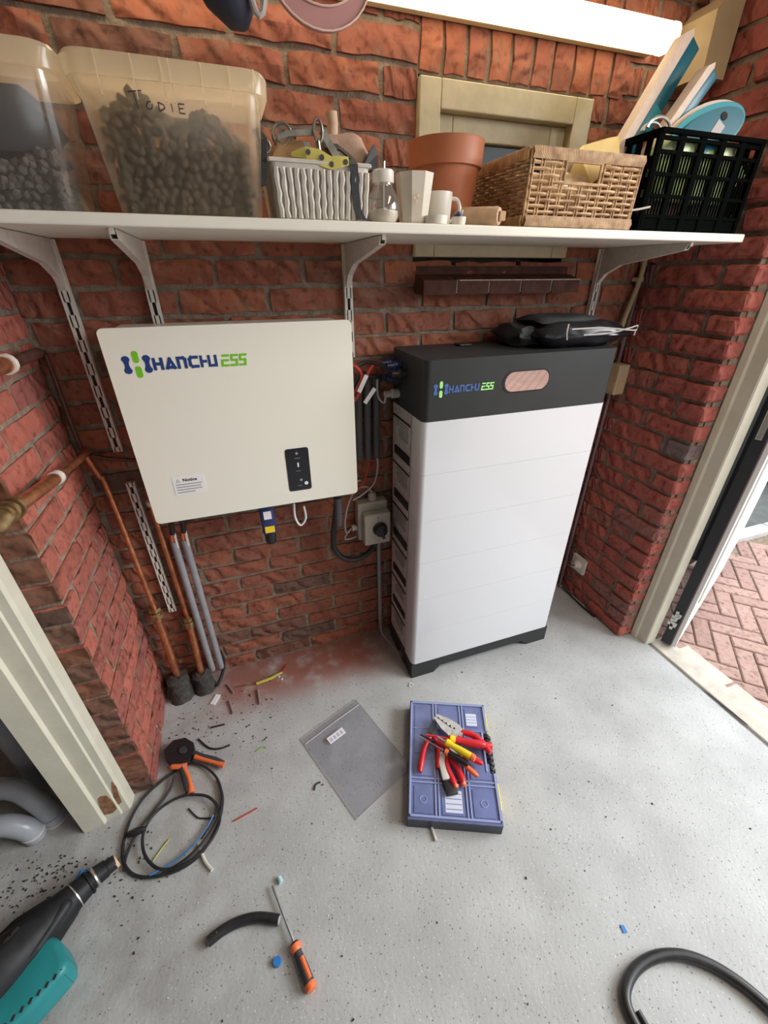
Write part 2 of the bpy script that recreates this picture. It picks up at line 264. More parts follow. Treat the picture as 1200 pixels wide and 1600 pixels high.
# ------------------------------------------------------------------ mesh helpers
WL = {}          # world origin of every parent
def link(name, me, parent=None, loc=(0,0,0)):
    o = bpy.data.objects.new(name, me); C.objects.link(o)
    if parent is not None:
        o.parent = parent; o.location = Vector(loc) - WL[parent]
    else: o.location = loc
    WL[o] = Vector(loc); return o
def thing(name, label, cat, loc, group=None):
    o = link(name, None, None, loc); o.empty_display_size = 0.03; o['label'] = label; o['category'] = cat
    if group: o['group'] = group
    return o
def tag(o, label, cat, group=None, kind=None):
    o['label'] = label; o['category'] = cat
    if group: o['group'] = group
    if kind: o['kind'] = kind
    return o
class MB:
    def __init__(s): s.v = []; s.f = []
    def add(s, v, f, m=None):
        k = len(s.v); s.v += [tuple(m @ Vector(p)) if m else tuple(p) for p in v]; s.f += [tuple(i+k for i in q) for q in f]; return s
    def box(s, a, b, bev=0.0, m=None, seg=2):
        bm = bmesh.new(); bmesh.ops.create_cube(bm, size=1)
        c = [(a[i]+b[i])/2 for i in range(3)]; d = [abs(b[i]-a[i]) for i in range(3)]
        for q in bm.verts: q.co = Vector([q.co[i]*d[i]+c[i] for i in range(3)])
        if bev: bmesh.ops.bevel(bm, geom=bm.edges[:], offset=min(bev, min(d)*0.45), segments=seg, affect='EDGES', profile=0.5)
        return s.bm(bm, m)
    def bm(s, bm, m=None):
        bm.verts.index_update(); s.add([q.co[:] for q in bm.verts], [[q.index for q in f.verts] for f in bm.faces], m); bm.free(); return s
    def tube(s, pts, r, n=8, cap=True, smooth=0, m=None):
        P = [Vector(p) for p in pts]; Rr = list(r) if isinstance(r, (list, tuple)) else [r]*len(P)
        if smooth:
            Q = []; RR = []
            for i in range(len(P)-1):
                p0 = P[max(i-1,0)]; p1 = P[i]; p2 = P[i+1]; p3 = P[min(i+2,len(P)-1)]
                for k in range(smooth):
                    t = k/smooth
                    Q.append(0.5*((2*p1)+(p2-p0)*t+(2*p0-5*p1+4*p2-p3)*t*t+(3*p1-p0-3*p2+p3)*t**3)); RR.append(Rr[i]*(1-t)+Rr[i+1]*t)
            Q.append(P[-1]); RR.append(Rr[-1]); P, Rr = Q, RR
        T = []
        for i in range(len(P)):
            d = P[min(i+1,len(P)-1)]-P[max(i-1,0)]; T.append(d.normalized() if d.length > 1e-9 else Vector((0,0,1)))
        a = T[0].orthogonal().normalized(); V = []; Fc = []
        for i, p in enumerate(P):
            a = (a - T[i]*a.dot(T[i])); a = a.normalized() if a.length > 1e-6 else T[i].orthogonal().normalized()
            b = T[i].cross(a)
            for k in range(n):
                t = 2*math.pi*k/n; V.append(p + (a*math.cos(t)+b*math.sin(t))*Rr[i])
        for i in range(len(P)-1):
            for k in range(n): Fc.append((i*n+k, i*n+(k+1)%n, (i+1)*n+(k+1)%n, (i+1)*n+k))
        if cap: Fc.append(tuple(range(n))[::-1]); Fc.append(tuple((len(P)-1)*n+k for k in range(n)))
        return s.add(V, Fc, m)
    def strip(s, pts, wvec, t, m=None):   # flat band following pts, width vector wvec (or list), thickness t
        P = [Vector(p) for p in pts]; n = len(P); W = [Vector(q) for q in wvec] if isinstance(wvec, list) else [Vector(wvec)]*n
        V = []; Fc = []
        for i, p in enumerate(P):
            d = (P[min(i+1,n-1)]-P[max(i-1,0)]).normalized(); nn = d.cross(W[i]).normalized()*t/2
            V += [p-W[i]/2-nn, p+W[i]/2-nn, p+W[i]/2+nn, p-W[i]/2+nn]
        for i in range(n-1):
            for k in range(4): Fc.append((i*4+k, i*4+(k+1)%4, i*4+4+(k+1)%4, i*4+4+k))
        Fc += [(3,2,1,0), tuple((n-1)*4+k for k in range(4))]
        return s.add(V, Fc, m)
    def lathe(s, prof, n=24, m=None):     # prof list of (r,z), axis z
        V = []; Fc = []
        for r, z in prof:
            for k in range(n): t = 2*math.pi*k/n; V.append((r*math.cos(t), r*math.sin(t), z))
        for i in range(len(prof)-1):
            for k in range(n): Fc.append((i*n+k, i*n+(k+1)%n, (i+1)*n+(k+1)%n, (i+1)*n+k))
        if prof[0][0] > 1e-6: Fc.append(tuple(range(n))[::-1])
        if prof[-1][0] > 1e-6: Fc.append(tuple((len(prof)-1)*n+k for k in range(n)))
        return s.add(V, Fc, m)
    def prism(s, poly, h, m=None):        # xy polygon, z 0..h
        n = len(poly)
        V = [(x,y,0) for x,y in poly]+[(x,y,h) for x,y in poly]
        Fc = [tuple(range(n))[::-1], tuple(range(n,2*n))]+[(i,(i+1)%n,n+(i+1)%n,n+i) for i in range(n)]
        return s.add(V, Fc, m)
    def build(s, name, m, parent=None, smooth=False, loc=None):
        o0 = WL[parent] if (parent is not None and loc is None) else Vector(loc or (0,0,0))
        me = bpy.data.meshes.new(name); me.from_pydata([tuple(Vector(v)-o0) for v in s.v], [], s.f); me.validate()
        bm = bmesh.new(); bm.from_mesh(me); bmesh.ops.recalc_face_normals(bm, faces=bm.faces[:]); bm.to_mesh(me); bm.free()
        me.materials.append(MT[m] if isinstance(m, str) else m)
        if smooth:
            me.polygons.foreach_set('use_smooth', [True]*len(me.polygons))
            me.set_sharp_from_angle(angle=R(38))
        return link(name, me, parent, o0)
    def center(s):
        xs = [v[0] for v in s.v]; ys = [v[1] for v in s.v]; zs = [v[2] for v in s.v]
        return ((min(xs)+max(xs))/2, (min(ys)+max(ys))/2, min(zs))
    def top(s, name, m, label, cat, smooth=False, group=None, kind=None):
        return tag(s.build(name, m, None, smooth, s.center()), label, cat, group, kind)
def T(x=0, y=0, z=0, rx=0, ry=0, rz=0, s=1):
    return Matrix.Translation((x,y,z)) @ Matrix.Rotation(rz,4,'Z') @ Matrix.Rotation(ry,4,'Y') @ Matrix.Rotation(rx,4,'X') @ Matrix.Scale(s,4)
def facing(x, y, z):   # local xy -> world xz on a wall that faces -Y ; local +z -> world -Y
    return Matrix(((1,0,0,x),(0,0,-1,y),(0,1,0,z),(0,0,0,1)))
def rrect(x0, y0, x1, y1, r, k=5):
    P = []
    for cx, cy, a in ((x1-r,y0+r,-90),(x1-r,y1-r,0),(x0+r,y1-r,90),(x0+r,y0+r,180)):
        for i in range(k+1): t = R(a+90*i/k); P.append((cx+r*math.cos(t), cy+r*math.sin(t)))
    return P
def struct(mb, name, m, parent=None, smooth=False):
    o = mb.build(name, m, parent, smooth)
    if parent is None: o['kind'] = 'structure'
    return o

# ------------------------------------------------------------------ setting
FL = MB()
FL.box((-3.2,-3.2,-0.12),(1.50,1.45,0.0))
FL.box((1.50,-3.2,-0.12),(1.53,1.45,-0.012))
floor = struct(FL, 'floor', 'floor')
MB().box((-3.2,-3.2,2.30),(1.62,1.6,2.42)).build('ceiling', 'ceiling')['kind'] = 'structure'
YB = 1.298
def zc(k): return 0.042+0.0625*k if k <= 8 else 0.542+0.0662*(k-8)
# wall cores (mortar)
wb = MB()
wb.box((-0.66,YB+0.009,0),(0.542,1.5,2.3)); wb.box((1.064,YB+0.009,0),(1.62,1.5,2.3)); wb.box((0.542,YB+0.009,0),(1.064,1.5,1.42)); wb.box((0.542,YB+0.009,1.822),(1.064,1.5,2.3))
wb.box((0.542,1.43,1.40),(1.064,1.5,1.83))
wall_back = struct(wb, 'wall_back', 'mortar')
wl = MB().box((-0.62,0.915,0),(-0.452,YB+0.01,2.3)); wall_left = struct(wl, 'wall_left', 'mortar')
wr = MB().box((1.4185,0.926,0),(1.474,YB+0.01,2.3)).box((1.440,0.921,0),(1.486,YB+0.01,2.3)); wall_right = struct(wr, 'wall_right', 'mortar')
# brick meshes: face towards -Y, front at y=0
def brick_mesh(seed, L=0.21, H=0.052, D=0.03, nx=5, nz=2, endface=False):
    rr = random.Random(seed); V = []; Fc = []
    for j in range(nz+1):
        for i in range(nx+1):
            x = (i/nx-0.5)*L; z = (j/nz-0.5)*H; y = rr.uniform(-0.0022,0.0022)
            if i in (0,nx): x += rr.uniform(-0.003,0.003); y += 0.003
            if j in (0,nz): z += rr.uniform(-0.0028,0.0028); y += 0.0022
            V.append((x,y,z))
    for j in range(nz):
        for i in range(nx): a = j*(nx+1)+i; Fc.append((a,a+1,a+nx+2,a+nx+1))
    ring = [i for i in range(nx+1)]+[(nx+1)*(j+1)-1 for j in range(1,nz+1)]+[nz*(nx+1)+i for i in range(nx-1,-1,-1)]+[j*(nx+1) for j in range(nz-1,0,-1)]
    b = len(V)
    for i in ring: V.append((V[i][0]*1.01, D, V[i][2]*1.03))
    n = len(ring)
    for k in range(n): Fc.append((ring[(k+1)%n], ring[k], b+k, b+(k+1)%n))
    me = bpy.data.meshes.new('brick'); me.from_pydata(V, [], Fc); return me
def setmat(me, m): me.materials.append(MT[m]); return me
BM = {m: [setmat(brick_mesh(s), m) for s in range(8)] for m in ('brick','brick_right','brick_left')}
cnt = 0
def put_brick(me, parent, loc, sx=1.0, sz=1.0, rz=0.0, rx=0.0, name='brick'):
    o = bpy.data.objects.new(name, me); C.objects.link(o); o.parent = parent; o.location = Vector(loc)-WL[parent]
    o.scale = (sx,1,sz); o.rotation_euler = (rx,random.uniform(-.004,.004),rz); return o
def course(parent, mats, z, x0, x1, phase, hz, place, pitch=0.225):
    k = math.floor((x0-phase)/pitch)
    while phase+k*pitch < x1:
        a = max(phase+k*pitch, x0-0.007)+0.007; b = min(phase+(k+1)*pitch, x1+0.007)-0.007
        k += 1
        if b-a < 0.012: continue
        place(random.choice(BM[mats]), parent, (a+b)/2, z, (b-a)/0.21, hz)
def place_back(me, par, c, z, s, hz): put_brick(me, par, (c, YB+random.uniform(-.0015,.0015), z+random.uniform(-.0015,.0015)), s, hz)
for k in range(0, 34):
    z = zc(k); hz = (zc(k+1)-zc(k)-0.0125)/0.052
    ph = (0.12 if k % 2 == 0 else 0.007)
    if k > 20: ph -= 0.010
    segs = [(-0.45,1.41)]
    if 1.425 < z < 1.825: segs = [(-0.45,0.538),(1.068,1.41)]
    elif 1.825 <= z < 2.06: segs = [(-0.45,0.540),(1.165,1.41)]
    for a, b in segs: course(wall_back, 'brick', z, a, b, ph, hz, place_back)
# soldier course above the window
for i in range(10):
    x = 0.572+i*0.0635
    o = put_brick(random.choice(BM['brick']), wall_back, (x, YB-0.001, 1.932), 1, 1.02, 0); o.rotation_euler = (0, R(90), 0)
# left pier: +X face, with corner bricks that turn towards the doorframe
def place_left(me, par, c, z, s, hz): put_brick(me, par, (-0.445+random.uniform(-.0015,.0015), c, z), s, hz, R(90))
for k in range(0, 36):
    z = 0.030+0.0633*k
    if z > 2.29: break
    course(wall_left, 'brick_left', z, 0.985 if k % 2 else 1.095, YB, 0.985 if k % 2 else 1.095, 1.0, place_left)
    L = 0.08 if k % 2 else 0.19
    q = MB().box((-0.61,0.907,z-0.0262),(-0.444,0.907+L-0.012,z+0.0262), 0.004, seg=1)
    for i, v in enumerate(q.v): q.v[i] = (v[0]+random.uniform(-.002,.002), v[1]+random.uniform(-.003,.003), v[2]+random.uniform(-.002,.002))
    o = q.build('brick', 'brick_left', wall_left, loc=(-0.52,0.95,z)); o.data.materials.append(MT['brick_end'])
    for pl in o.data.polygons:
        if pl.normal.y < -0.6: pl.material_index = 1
def place_right(me, par, c, z, s, hz): put_brick(me, par, (1.411+random.uniform(-.0015,.0015), c, z), s, hz, R(-90))
for k in range(0, 35):
    z = zc(k)-0.01; hz = (zc(k+1)-zc(k)-0.0125)/0.052
    if z > 2.29: break
    off = 0.10 if k % 2 else 0.205
    course(wall_right, 'brick_right', z, 0.92+off, YB, 0.92+off-0.0, hz, place_right)
    q = MB().box((1.404,0.916,z-0.0262*hz),(1.476,0.916+off-0.006,z+0.0262*hz), 0.011, seg=2)
    for i, v in enumerate(q.v): q.v[i] = (v[0]+random.uniform(-.002,.002), v[1]+random.uniform(-.004,.004), v[2]+random.uniform(-.0015,.0015))
    q.build('brick', 'brick_right', wall_right, loc=(1.44,0.95,z))
# unseen rest of the room, needed for the light
ws = MB(); ws.box((1.42,-1.25,2.08),(1.60,0.915,2.3)); ws.box((1.42,-3.2,0),(1.60,-1.25,2.3))
o = struct(ws, 'wall_right', 'plainwall'); 
wf = MB(); wf.box((-3.2,-3.3,0),(-1.5,-3.2,2.3)); wf.box((1.3,-3.3,0),(1.6,-3.2,2.3)); wf.box((-1.5,-3.3,2.1),(1.3,-3.2,2.3)); wf.box((-1.5,-3.3,0.0),(1.3,-3.2,1.3)); wf.box((-1.5,-3.3,1.3),(-0.5,-3.2,2.1))
struct(wf, 'wall_front', 'plainwall')
wc = MB(); wc.box((-3.3,-3.3,0),(-3.2,1.6,2.3)); wc.box((-3.2,0.92,0),(-1.5,1.0,2.3)); wc.box((-1.5,0.92,2.06),(-0.62,1.0,2.3)); wc.box((-3.2,1.52,0),(-0.66,1.6,2.3))
struct(wc, 'wall_left', 'plainwall')

# ------------------------------------------------------------------ left door frame (stepped profile)
df = MB().prism([(-0.5050,0.905),(-0.5080,0.874),(-0.5130,0.866),(-0.5310,0.864),(-0.5340,0.859),(-0.5710,0.856),(-0.5750,0.845),(-0.6260,0.840),(-0.6290,0.93),(-0.6050,0.93)], 2.08)
d1 = struct(df, 'door_1', 'frame')
def patch(P):
    n = len(P); MB().add(P+[(x,y-0.0012,z) for x,y,z in P],[tuple(range(n)),tuple(range(2*n-1,n-1,-1))]+[(i,(i+1)%n,n+(i+1)%n,n+i) for i in range(n)]).build('bare_patch','barewood',d1)
fy = lambda x: 0.859+(x+0.534)*0.0811
patch([(x,fy(x)-0.0001,z) for x,z in ((-0.569,0.030),(-0.568,0.075),(-0.562,0.112),(-0.552,0.118),(-0.541,0.112),(-0.536,0.088),(-0.5355,0.036),(-0.55,0.024))])
patch([(-0.5305,0.8640,0.045),(-0.5305,0.8640,0.085),(-0.523,0.8648,0.130),(-0.5155,0.8655,0.155),(-0.5125,0.8658,0.125),(-0.517,0.8653,0.09),(-0.520,0.865,0.05)])

# right door frame
rf = MB().prism([(1.474,0.914),(1.478,0.895),(1.486,0.890),(1.489,0.852),(1.493,0.848),(1.536,0.846),(1.540,0.85),(1.540,0.914)], 2.08)
rf.box((1.46,-1.25,2.02),(1.56,0.85,2.08)); rf.box((1.46,-1.30,0),(1.56,-1.25,2.08))
struct(rf, 'door_2', 'frame')
# door leaf standing open outwards
ld = Vector((0.916,0.401,0)); ln = Vector((ld.y,-ld.x,0)); base = Vector((1.570,0.808,0.012))
leaf = thing('door_leaf', 'open outward door seen edge-on with black edge and white face', 'door', base)
def leafbox(a, b, c, d, z0, z1, name, m, bev=0.0):
    Mx = Matrix(((ln.x,ld.x,0,base.x),(ln.y,ld.y,0,base.y),(0,0,1,0),(0,0,0,1)))
    return MB().box((a,c,z0),(b,d,z1),bev,m=Mx).build(name, m, leaf)
leafbox(-0.030,0.006,0.0,0.82,0.012,2.03,'core','door_black')
leafbox(0.006,0.010,0.002,0.81,0.012,2.03,'seal','mauve')
leafbox(0.010,0.024,0.004,0.82,0.012,2.03,'face_panel','door_white')
leafbox(0.024,0.030,0.10,0.72,0.20,1.0,'raised_panel','door_white',0.004)
hz_ = MB(); 
for q in range(14):
    x, z = random.uniform(-0.030,-0.004), random.uniform(0.10,0.19); hz_.box((x-.006,-.006,z-.008),(x+.006,.0,z+.008),.002, m=Matrix(((ln.x,ld.x,0,base.x),(ln.y,ld.y,0,base.y),(0,0,1,0),(0,0,0,1))))
hz_.build('hinge', 'steel', leaf)
MB().box((-0.024,-.004,0.93),(-0.006,0,1.10),.002, m=Matrix(((ln.x,ld.x,0,base.x),(ln.y,ld.y,0,base.y),(0,0,1,0),(0,0,0,1)))).build('lock_plate', 'steel', leaf)
# threshold
th = MB().box((1.522,-1.25,-0.05),(1.612,0.86,-0.002),0.004); th.build('trim_1', 'threshold')['kind'] = 'structure'
gap = MB().prism([(1.503,0.60),(1.515,0.575),(1.521,0.50),(1.5225,0.44),(1.517,0.45),(1.511,0.52)],0.0012); gap.top('floor_gap', 'slot', 'black crack between grey floor and the whitish doorway threshold', 'crack')
# outside ground
og = MB().box((1.60,-9,-0.16),(9,6,-0.052)); struct(og, 'ground', 'farpave')
W_, L_ = 0.072, 0.206
def paver_mesh(seed):
    rr = random.Random(seed); q = MB().box((-L_/2+.003,-W_/2+.003,-0.05),(L_/2-.003,W_/2-.003,0),0.004,seg=1)
    me = bpy.data.meshes.new('paver'); me.from_pydata([(v[0]+rr.uniform(-.0008,.0008),v[1]+rr.uniform(-.0008,.0008),v[2]) for v in q.v],[],q.f); me.materials.append(MT['paver']); return me
PM = [paver_mesh(i) for i in range(4)]
gb = MB().box((1.615,-0.9,-0.055),(3.05,1.30,-0.038)); ground2 = struct(gb, 'trim_2', 'mortar')
cand = []
for i in range(-60, 60):
    for j in range(-14, 14):
        hx, hy = j*L_+i*W_, -j*L_+i*W_
        for cx, cy, a in ((hx+L_/2, hy+W_/2, 0), (hx+L_+W_/2, hy+W_-L_/2, 90)):
            an = R(45); x = cx*math.cos(an)-cy*math.sin(an)+2.075; y = cx*math.sin(an)+cy*math.cos(an)+0.943
            if 1.685 < x < 3.02 and -0.50 < y < 1.27: cand.append((x,y,R(45+a)))
cand.sort(key=lambda c: abs(c[0]-2.1)+abs(c[1]-0.8)); cand = cand[:295]
for x, y, a in cand:
    o = bpy.data.objects.new('paver', random.choice(PM)); C.objects.link(o); o.parent = ground2
    o.location = Vector((x,y,-0.030+random.uniform(-.0012,.0012)))-WL[ground2]; o.rotation_euler = (random.uniform(-.008,.008),random.uniform(-.008,.008),a)
for i in range(10):
    y = 0.80-i*0.21; MB().box((1.618,y-0.2,-0.05),(1.690,y,-0.024),0.004,seg=1).build('border_brick', 'threshold', ground2)
kb = thing('kerb', 'pale concrete kerb line at the far edge of the brick paving', 'kerb', (3.0,1.35,-0.05))
for i in range(8):
    x = 2.55+i*0.5; MB().box((x,1.30,-0.05),(x+0.49,1.38,0.0),0.008,seg=1).build('kerbstone','kerb',kb)
MB().box((1.7,1.385,-0.052),(7,2.4,-0.035)).top('street_strip', 'asphalt', 'dark grey strip of ground beyond the pale kerb', 'ground')
ty = thing('parked_car', 'dark car whose tyre just shows beyond the kerb outside the doorway', 'car', (4.3,2.6,-0.035))
MB().box((3.86,1.28,0.16),(5.45,5.2,0.86),0.09,seg=3).build('body','sack',ty,True)
MB().add([(3.95,2.0,.84),(5.36,2.0,.84),(5.36,4.7,.84),(3.95,4.7,.84),(4.12,2.45,1.38),(5.2,2.45,1.38),(5.2,4.2,1.38),(4.12,4.2,1.38)],[(0,3,2,1),(4,5,6,7),(0,1,5,4),(1,2,6,5),(2,3,7,6),(3,0,4,7)]).build('cabin','darkglass',ty)
MB().lathe([(0.17,-.09),(0.29,-.09),(0.315,-.06),(0.315,.06),(0.29,.09),(0.17,.09)],28,m=T(3.86,1.86,0.28,ry=R(90))).build('tyre','tyre',ty,True)
MB().lathe([(0.02,-.10),(0.16,-.085),(0.17,-.02),(0.17,.05),(0.02,.05)],16,m=T(3.86,1.86,0.28,ry=R(90))).build('rim','steel',ty,True)

wb_ = thing('waste_bin','black upright shape seen through the slit beside the open door','waste bin',(2.24,1.36,-0.03))
MB().box((2.15,1.15,0.06),(2.32,1.60,1.05),0.02).build('body','black',wb_)
MB().box((2.14,1.14,1.05),(2.33,1.62,1.10),0.015).build('lid','black',wb_)
for yy in (1.25,1.5): MB().lathe([(0.02,-.02),(0.09,-.02),(0.09,.02),(0.02,.02)],20,m=T(2.24,yy,0.062,rx=R(90))).build('wheel','tyre',wb_,True)

# ------------------------------------------------------------------ window in the back wall
wn = MB()
def framebox(mb, x0, x1, z0, z1, t, ya, yb, bev=0.003, m=None):
    mb.box((x0,ya,z0),(x0+t,yb,z1),bev); mb.box((x1-t,ya,z0),(x1,yb,z1),bev); mb.box((x0+t,ya,z1-t),(x1-t,yb,z1),bev); mb.box((x0+t,ya,z0),(x1-t,yb,z0+t),bev)
framebox(wn, 0.540, 1.062, 1.440, 1.815, 0.058, 1.286, 1.36)
win = struct(wn, 'window_1', 'window_paint')
sash = MB(); framebox(sash, 0.598, 1.004, 1.498, 1.757, 0.05, 1.315, 1.345); s1 = sash.build('sash','window_paint',win)
MB().box((0.645,1.332,1.55),(0.957,1.336,1.71)).build('pane','darkglass',s1)
MB().box((0.56,1.37,1.45),(1.05,1.40,1.81)).build('blind','blind',win)
# brick sill under the window, one tile at a time
sl = MB().box((0.55,YB-0.002,1.352),(1.085,1.42,1.418)); sill = struct(sl, 'trim_3', 'sill')
xs = [0.545,0.655,0.762,0.873,0.985,1.092]
for i in range(5):
    q = MB().add([(xs[i]+.003,1.235,1.345),(xs[i+1]-.003,1.235,1.345),(xs[i+1]-.003,1.40,1.352),(xs[i]+.003,1.40,1.352),(xs[i]+.003,1.235,1.382),(xs[i+1]-.003,1.235,1.382),(xs[i+1]-.003,1.41,1.424),(xs[i]+.003,1.41,1.424)],[(0,3,2,1),(4,5,6,7),(0,1,5,4),(1,2,6,5),(2,3,7,6),(3,0,4,7)])
    q.build('sill_tile','sill',sill)
jm = MB()
for i in range(1,5): jm.box((xs[i]-.003,1.238,1.348),(xs[i]+.003,1.30,1.383))
jm.box((0.66,1.2335,1.380),(1.09,1.236,1.3832)); jm.build('joint','palemortar',sill)

# ------------------------------------------------------------------ wall lamp
lp = thing('tube_lamp', 'long lit fluorescent batten lamp with white diffuser above the window', 'lamp', (0.63,1.26,1.92))
prof = rrect(-0.034,-0.026,0.034,0.026,0.020)
lm = MB(); m_ = Matrix(((0,0,1,-0.28),(1,0,0,1.250),(0,1,0,1.937),(0,0,0,1)))
lm.prism(prof, 1.505, m_); lm.build('diffuser','lamp',lp,True)
MB().box((-0.30,1.272,1.913),(1.215,1.2975,1.966),0.004).build('housing','lamp_end',lp)
MB().prism(rrect(-0.035,-0.027,0.035,0.027,0.021),0.012,Matrix(((0,0,1,1.223),(1,0,0,1.250),(0,1,0,1.937),(0,0,0,1)))).build('end_cap','lamp',lp,True)
MB().prism(rrect(-0.035,-0.027,0.035,0.027,0.021),0.012,Matrix(((0,0,1,-0.29),(1,0,0,1.250),(0,1,0,1.937),(0,0,0,1)))).build('end_cap','lamp',lp,True)

# ------------------------------------------------------------------ shelf, brackets, slotted uprights
MB().box((-0.440,0.95,1.4695),(1.356,1.283,1.4885),0.003).top('wall_shelf','white_shelf','long cream white shelf board carrying the storage bins and baskets','shelf')
def upright(x, z0, z1, label, brk=True, tilt=0):
    t = thing('shelf_upright', label, 'shelf rail', (x,1.285,z0), 'slotted shelf rails')
    zz = [z0]; a = MB(); n = int((z1-z0)/0.05); 
    a.box((x-.0115,1.281,z0),(x-.0042,1.297,z1)); a.box((x+.0042,1.281,z0),(x+.0115,1.297,z1)); a.box((x-.0116,1.294,z0),(x+.0116,1.297,z1))
    st = (z1-z0)/n
    for i in range(n+1):
        zc_ = z0+i*st; a.box((x-.007,1.281,max(z0,zc_-.014)),(x+.007,1.285,min(z1,zc_+.014)))
    a.build('channel','rail',t)
    b = MB(); b.box((x-.004,1.289,z0+.004),(x+.004,1.2938,z1-.004)); b.build('slot','slot',t)
    return t
upright(-0.342,0.968,1.467,'left slotted white shelf upright, upper length beside the white wall unit')
upright(-0.340,0.372,0.872,'short slotted white upright low on the wall left of the copper pipe')
upright(-0.160,1.18,1.467,'second slotted white upright, running down behind the white wall unit')
upright(0.340,1.18,1.467,'slotted white upright above the right corner of the white wall unit')
upright(1.208,1.08,1.467,'slotted white upright at the right, behind the black folded bag')
def bracket(x, label):
    t = thing('shelf_bracket', label, 'bracket', (x,1.28,1.45), 'white steel shelf brackets')
    poly = [(1.281,1.468),(0.995,1.468),(0.985,1.477),(0.982,1.467),(0.99,1.452),(1.20,1.420),(1.255,1.395),(1.281,1.365)]
    mm = lambda xx: Matrix(((0,0,1,xx),(1,0,0,0),(0,1,0,0),(0,0,0,1)))
    for dx in (-0.007,0.005): 
        q = MB().prism([(y,min(z,1.4685)) for y,z in poly],0.002,mm(x+dx)); q.build('side_plate','rail',t)
    MB().strip([(x,0.99,1.453),(x,1.20,1.421),(x,1.255,1.396),(x,1.281,1.366)],(0.012,0,0),0.0015).build('web','rail',t)
    MB().box((x-0.004,0.978,1.460),(x+0.004,0.982,1.4695)).build('hook_tip','white_shelf',t)
bracket(-0.342,'white steel shelf bracket, leftmost, cut by the photo edge')
bracket(-0.160,'white steel shelf bracket, second from the left')
bracket(0.340,'white steel shelf bracket below the jar with the metal spout')
bracket(1.208,'white steel shelf bracket at the right end under the black crate')

# ------------------------------------------------------------------ lettering
# glyphs as lists of strokes in a 1x1 cell: each a polyline drawn with a flat pen
GL = {
 'H': [[(0,0),(0,1)],[(.8,0),(.8,1)],[(.12,.5),(.8,.5)]],
 'A': [[(0,0),(.42,.95)],[(.42,.95),(.84,0)],[(.28,.06),(.60,.06)]],
 'N': [[(0,0),(0,1)],[(0,1),(.6,1)],[(.6,1),(.78,.8)],[(.78,.85),(.78,0)]],
 'C': [[(.8,1),(.2,1)],[(.2,1),(0,.8)],[(0,.8),(0,.2)],[(0,.2),(.2,0)],[(.2,0),(.8,0)]],
 'U': [[(0,1),(0,.0)],[(0,.0),(.8,0)],[(.8,0),(.8,1)]],
 'h': [[(0,0),(0,1)],[(0,.5),(.5,.5)]],
 'E': [[(.1,1),(.8,1)],[(0,.52),(.75,.52)],[(0,.52),(0,0)],[(0,0),(.8,0)]],
 'S': [[(.85,1),(.15,1)],[(.1,1),(.1,.55)],[(.1,.52),(.8,.52)],[(.8,.52),(.8,.05)],[(.8,0),(0,0)]],
 'T': [[(-.1,.95),(1.3,1.1)],[(.45,1),(.62,0)]],
 'O': [[(.1,.3),(.3,.75)],[(.3,.75),(.6,.8)],[(.7,.6),(.6,.2)],[(.6,.2),(.3,.05)],[(.3,.05),(.1,.3)]],
 'D': [[(.1,0),(.1,.8)],[(.1,.8),(.6,.6)],[(.6,.6),(.65,.3)],[(.65,.3),(.1,0)]],
 'I': [[(.3,.05),(.25,.8)]],
 'e': [[(0,0),(0,.85)],[(0,0),(.7,.0)],[(0,.42),(.55,.45)],[(0,.85),(.75,.85)]],
}
def glyphs(mb, text, x, z, wch, h, gap, pen, Mx, t=0.0006, slant=0.0):
    cn = 0
    for ch in text:
        if ch != ' ':
            for st in GL[ch]:
                for (ax,ay),(bx,by) in zip(st, st[1:]):
                    a = Vector((x+ax*wch+ay*slant, z+ay*h)); b = Vector((x+bx*wch+by*slant, z+by*h)); d = (b-a)
                    d = d.normalized(); nn = Vector((-d.y,d.x))*pen/2; e = d*pen*0.5
                    cn += 1; mb.prism([tuple(a-e-nn),tuple(b+e-nn),tuple(b+e+nn),tuple(a-e+nn)], t+0.00004*(cn%7), Mx)
            x += wch*0.8+gap
        else: x += gap*1.5
    return x
def emblem(parent, cx, cz, s, Mx, blue, green):
    b = MB()
    for sx in (-1,1):
        pts = []
        for i in range(21):
            t = -math.cos(math.pi*i/20); wd = 0
            wd = 0.115+0.10*(t/0.57)**2 if abs(t) < 0.57 else 0.215*math.sqrt(max(0.0, 1-((abs(t)-0.57)/0.43)**2))+0.003
            pts.append((wd, t*0.5))
        poly = [(cx+s*(sx*0.54+w_), cz+s*z_) for w_,z_ in pts]+[(cx+s*(sx*0.54-w_), cz+s*z_) for w_,z_ in reversed(pts)]
        b.prism(poly, 0.0006, Mx)
    b.build('emblem_blue', blue, parent)
    g = MB()
    for sg in (-1,1): g.prism(rrect(cx-s*.165, cz+sg*s*.42-s*.33, cx+s*.165, cz+sg*s*.42+s*.33, s*.155), 0.0006, Mx)
    g.build('emblem_green', green, parent)

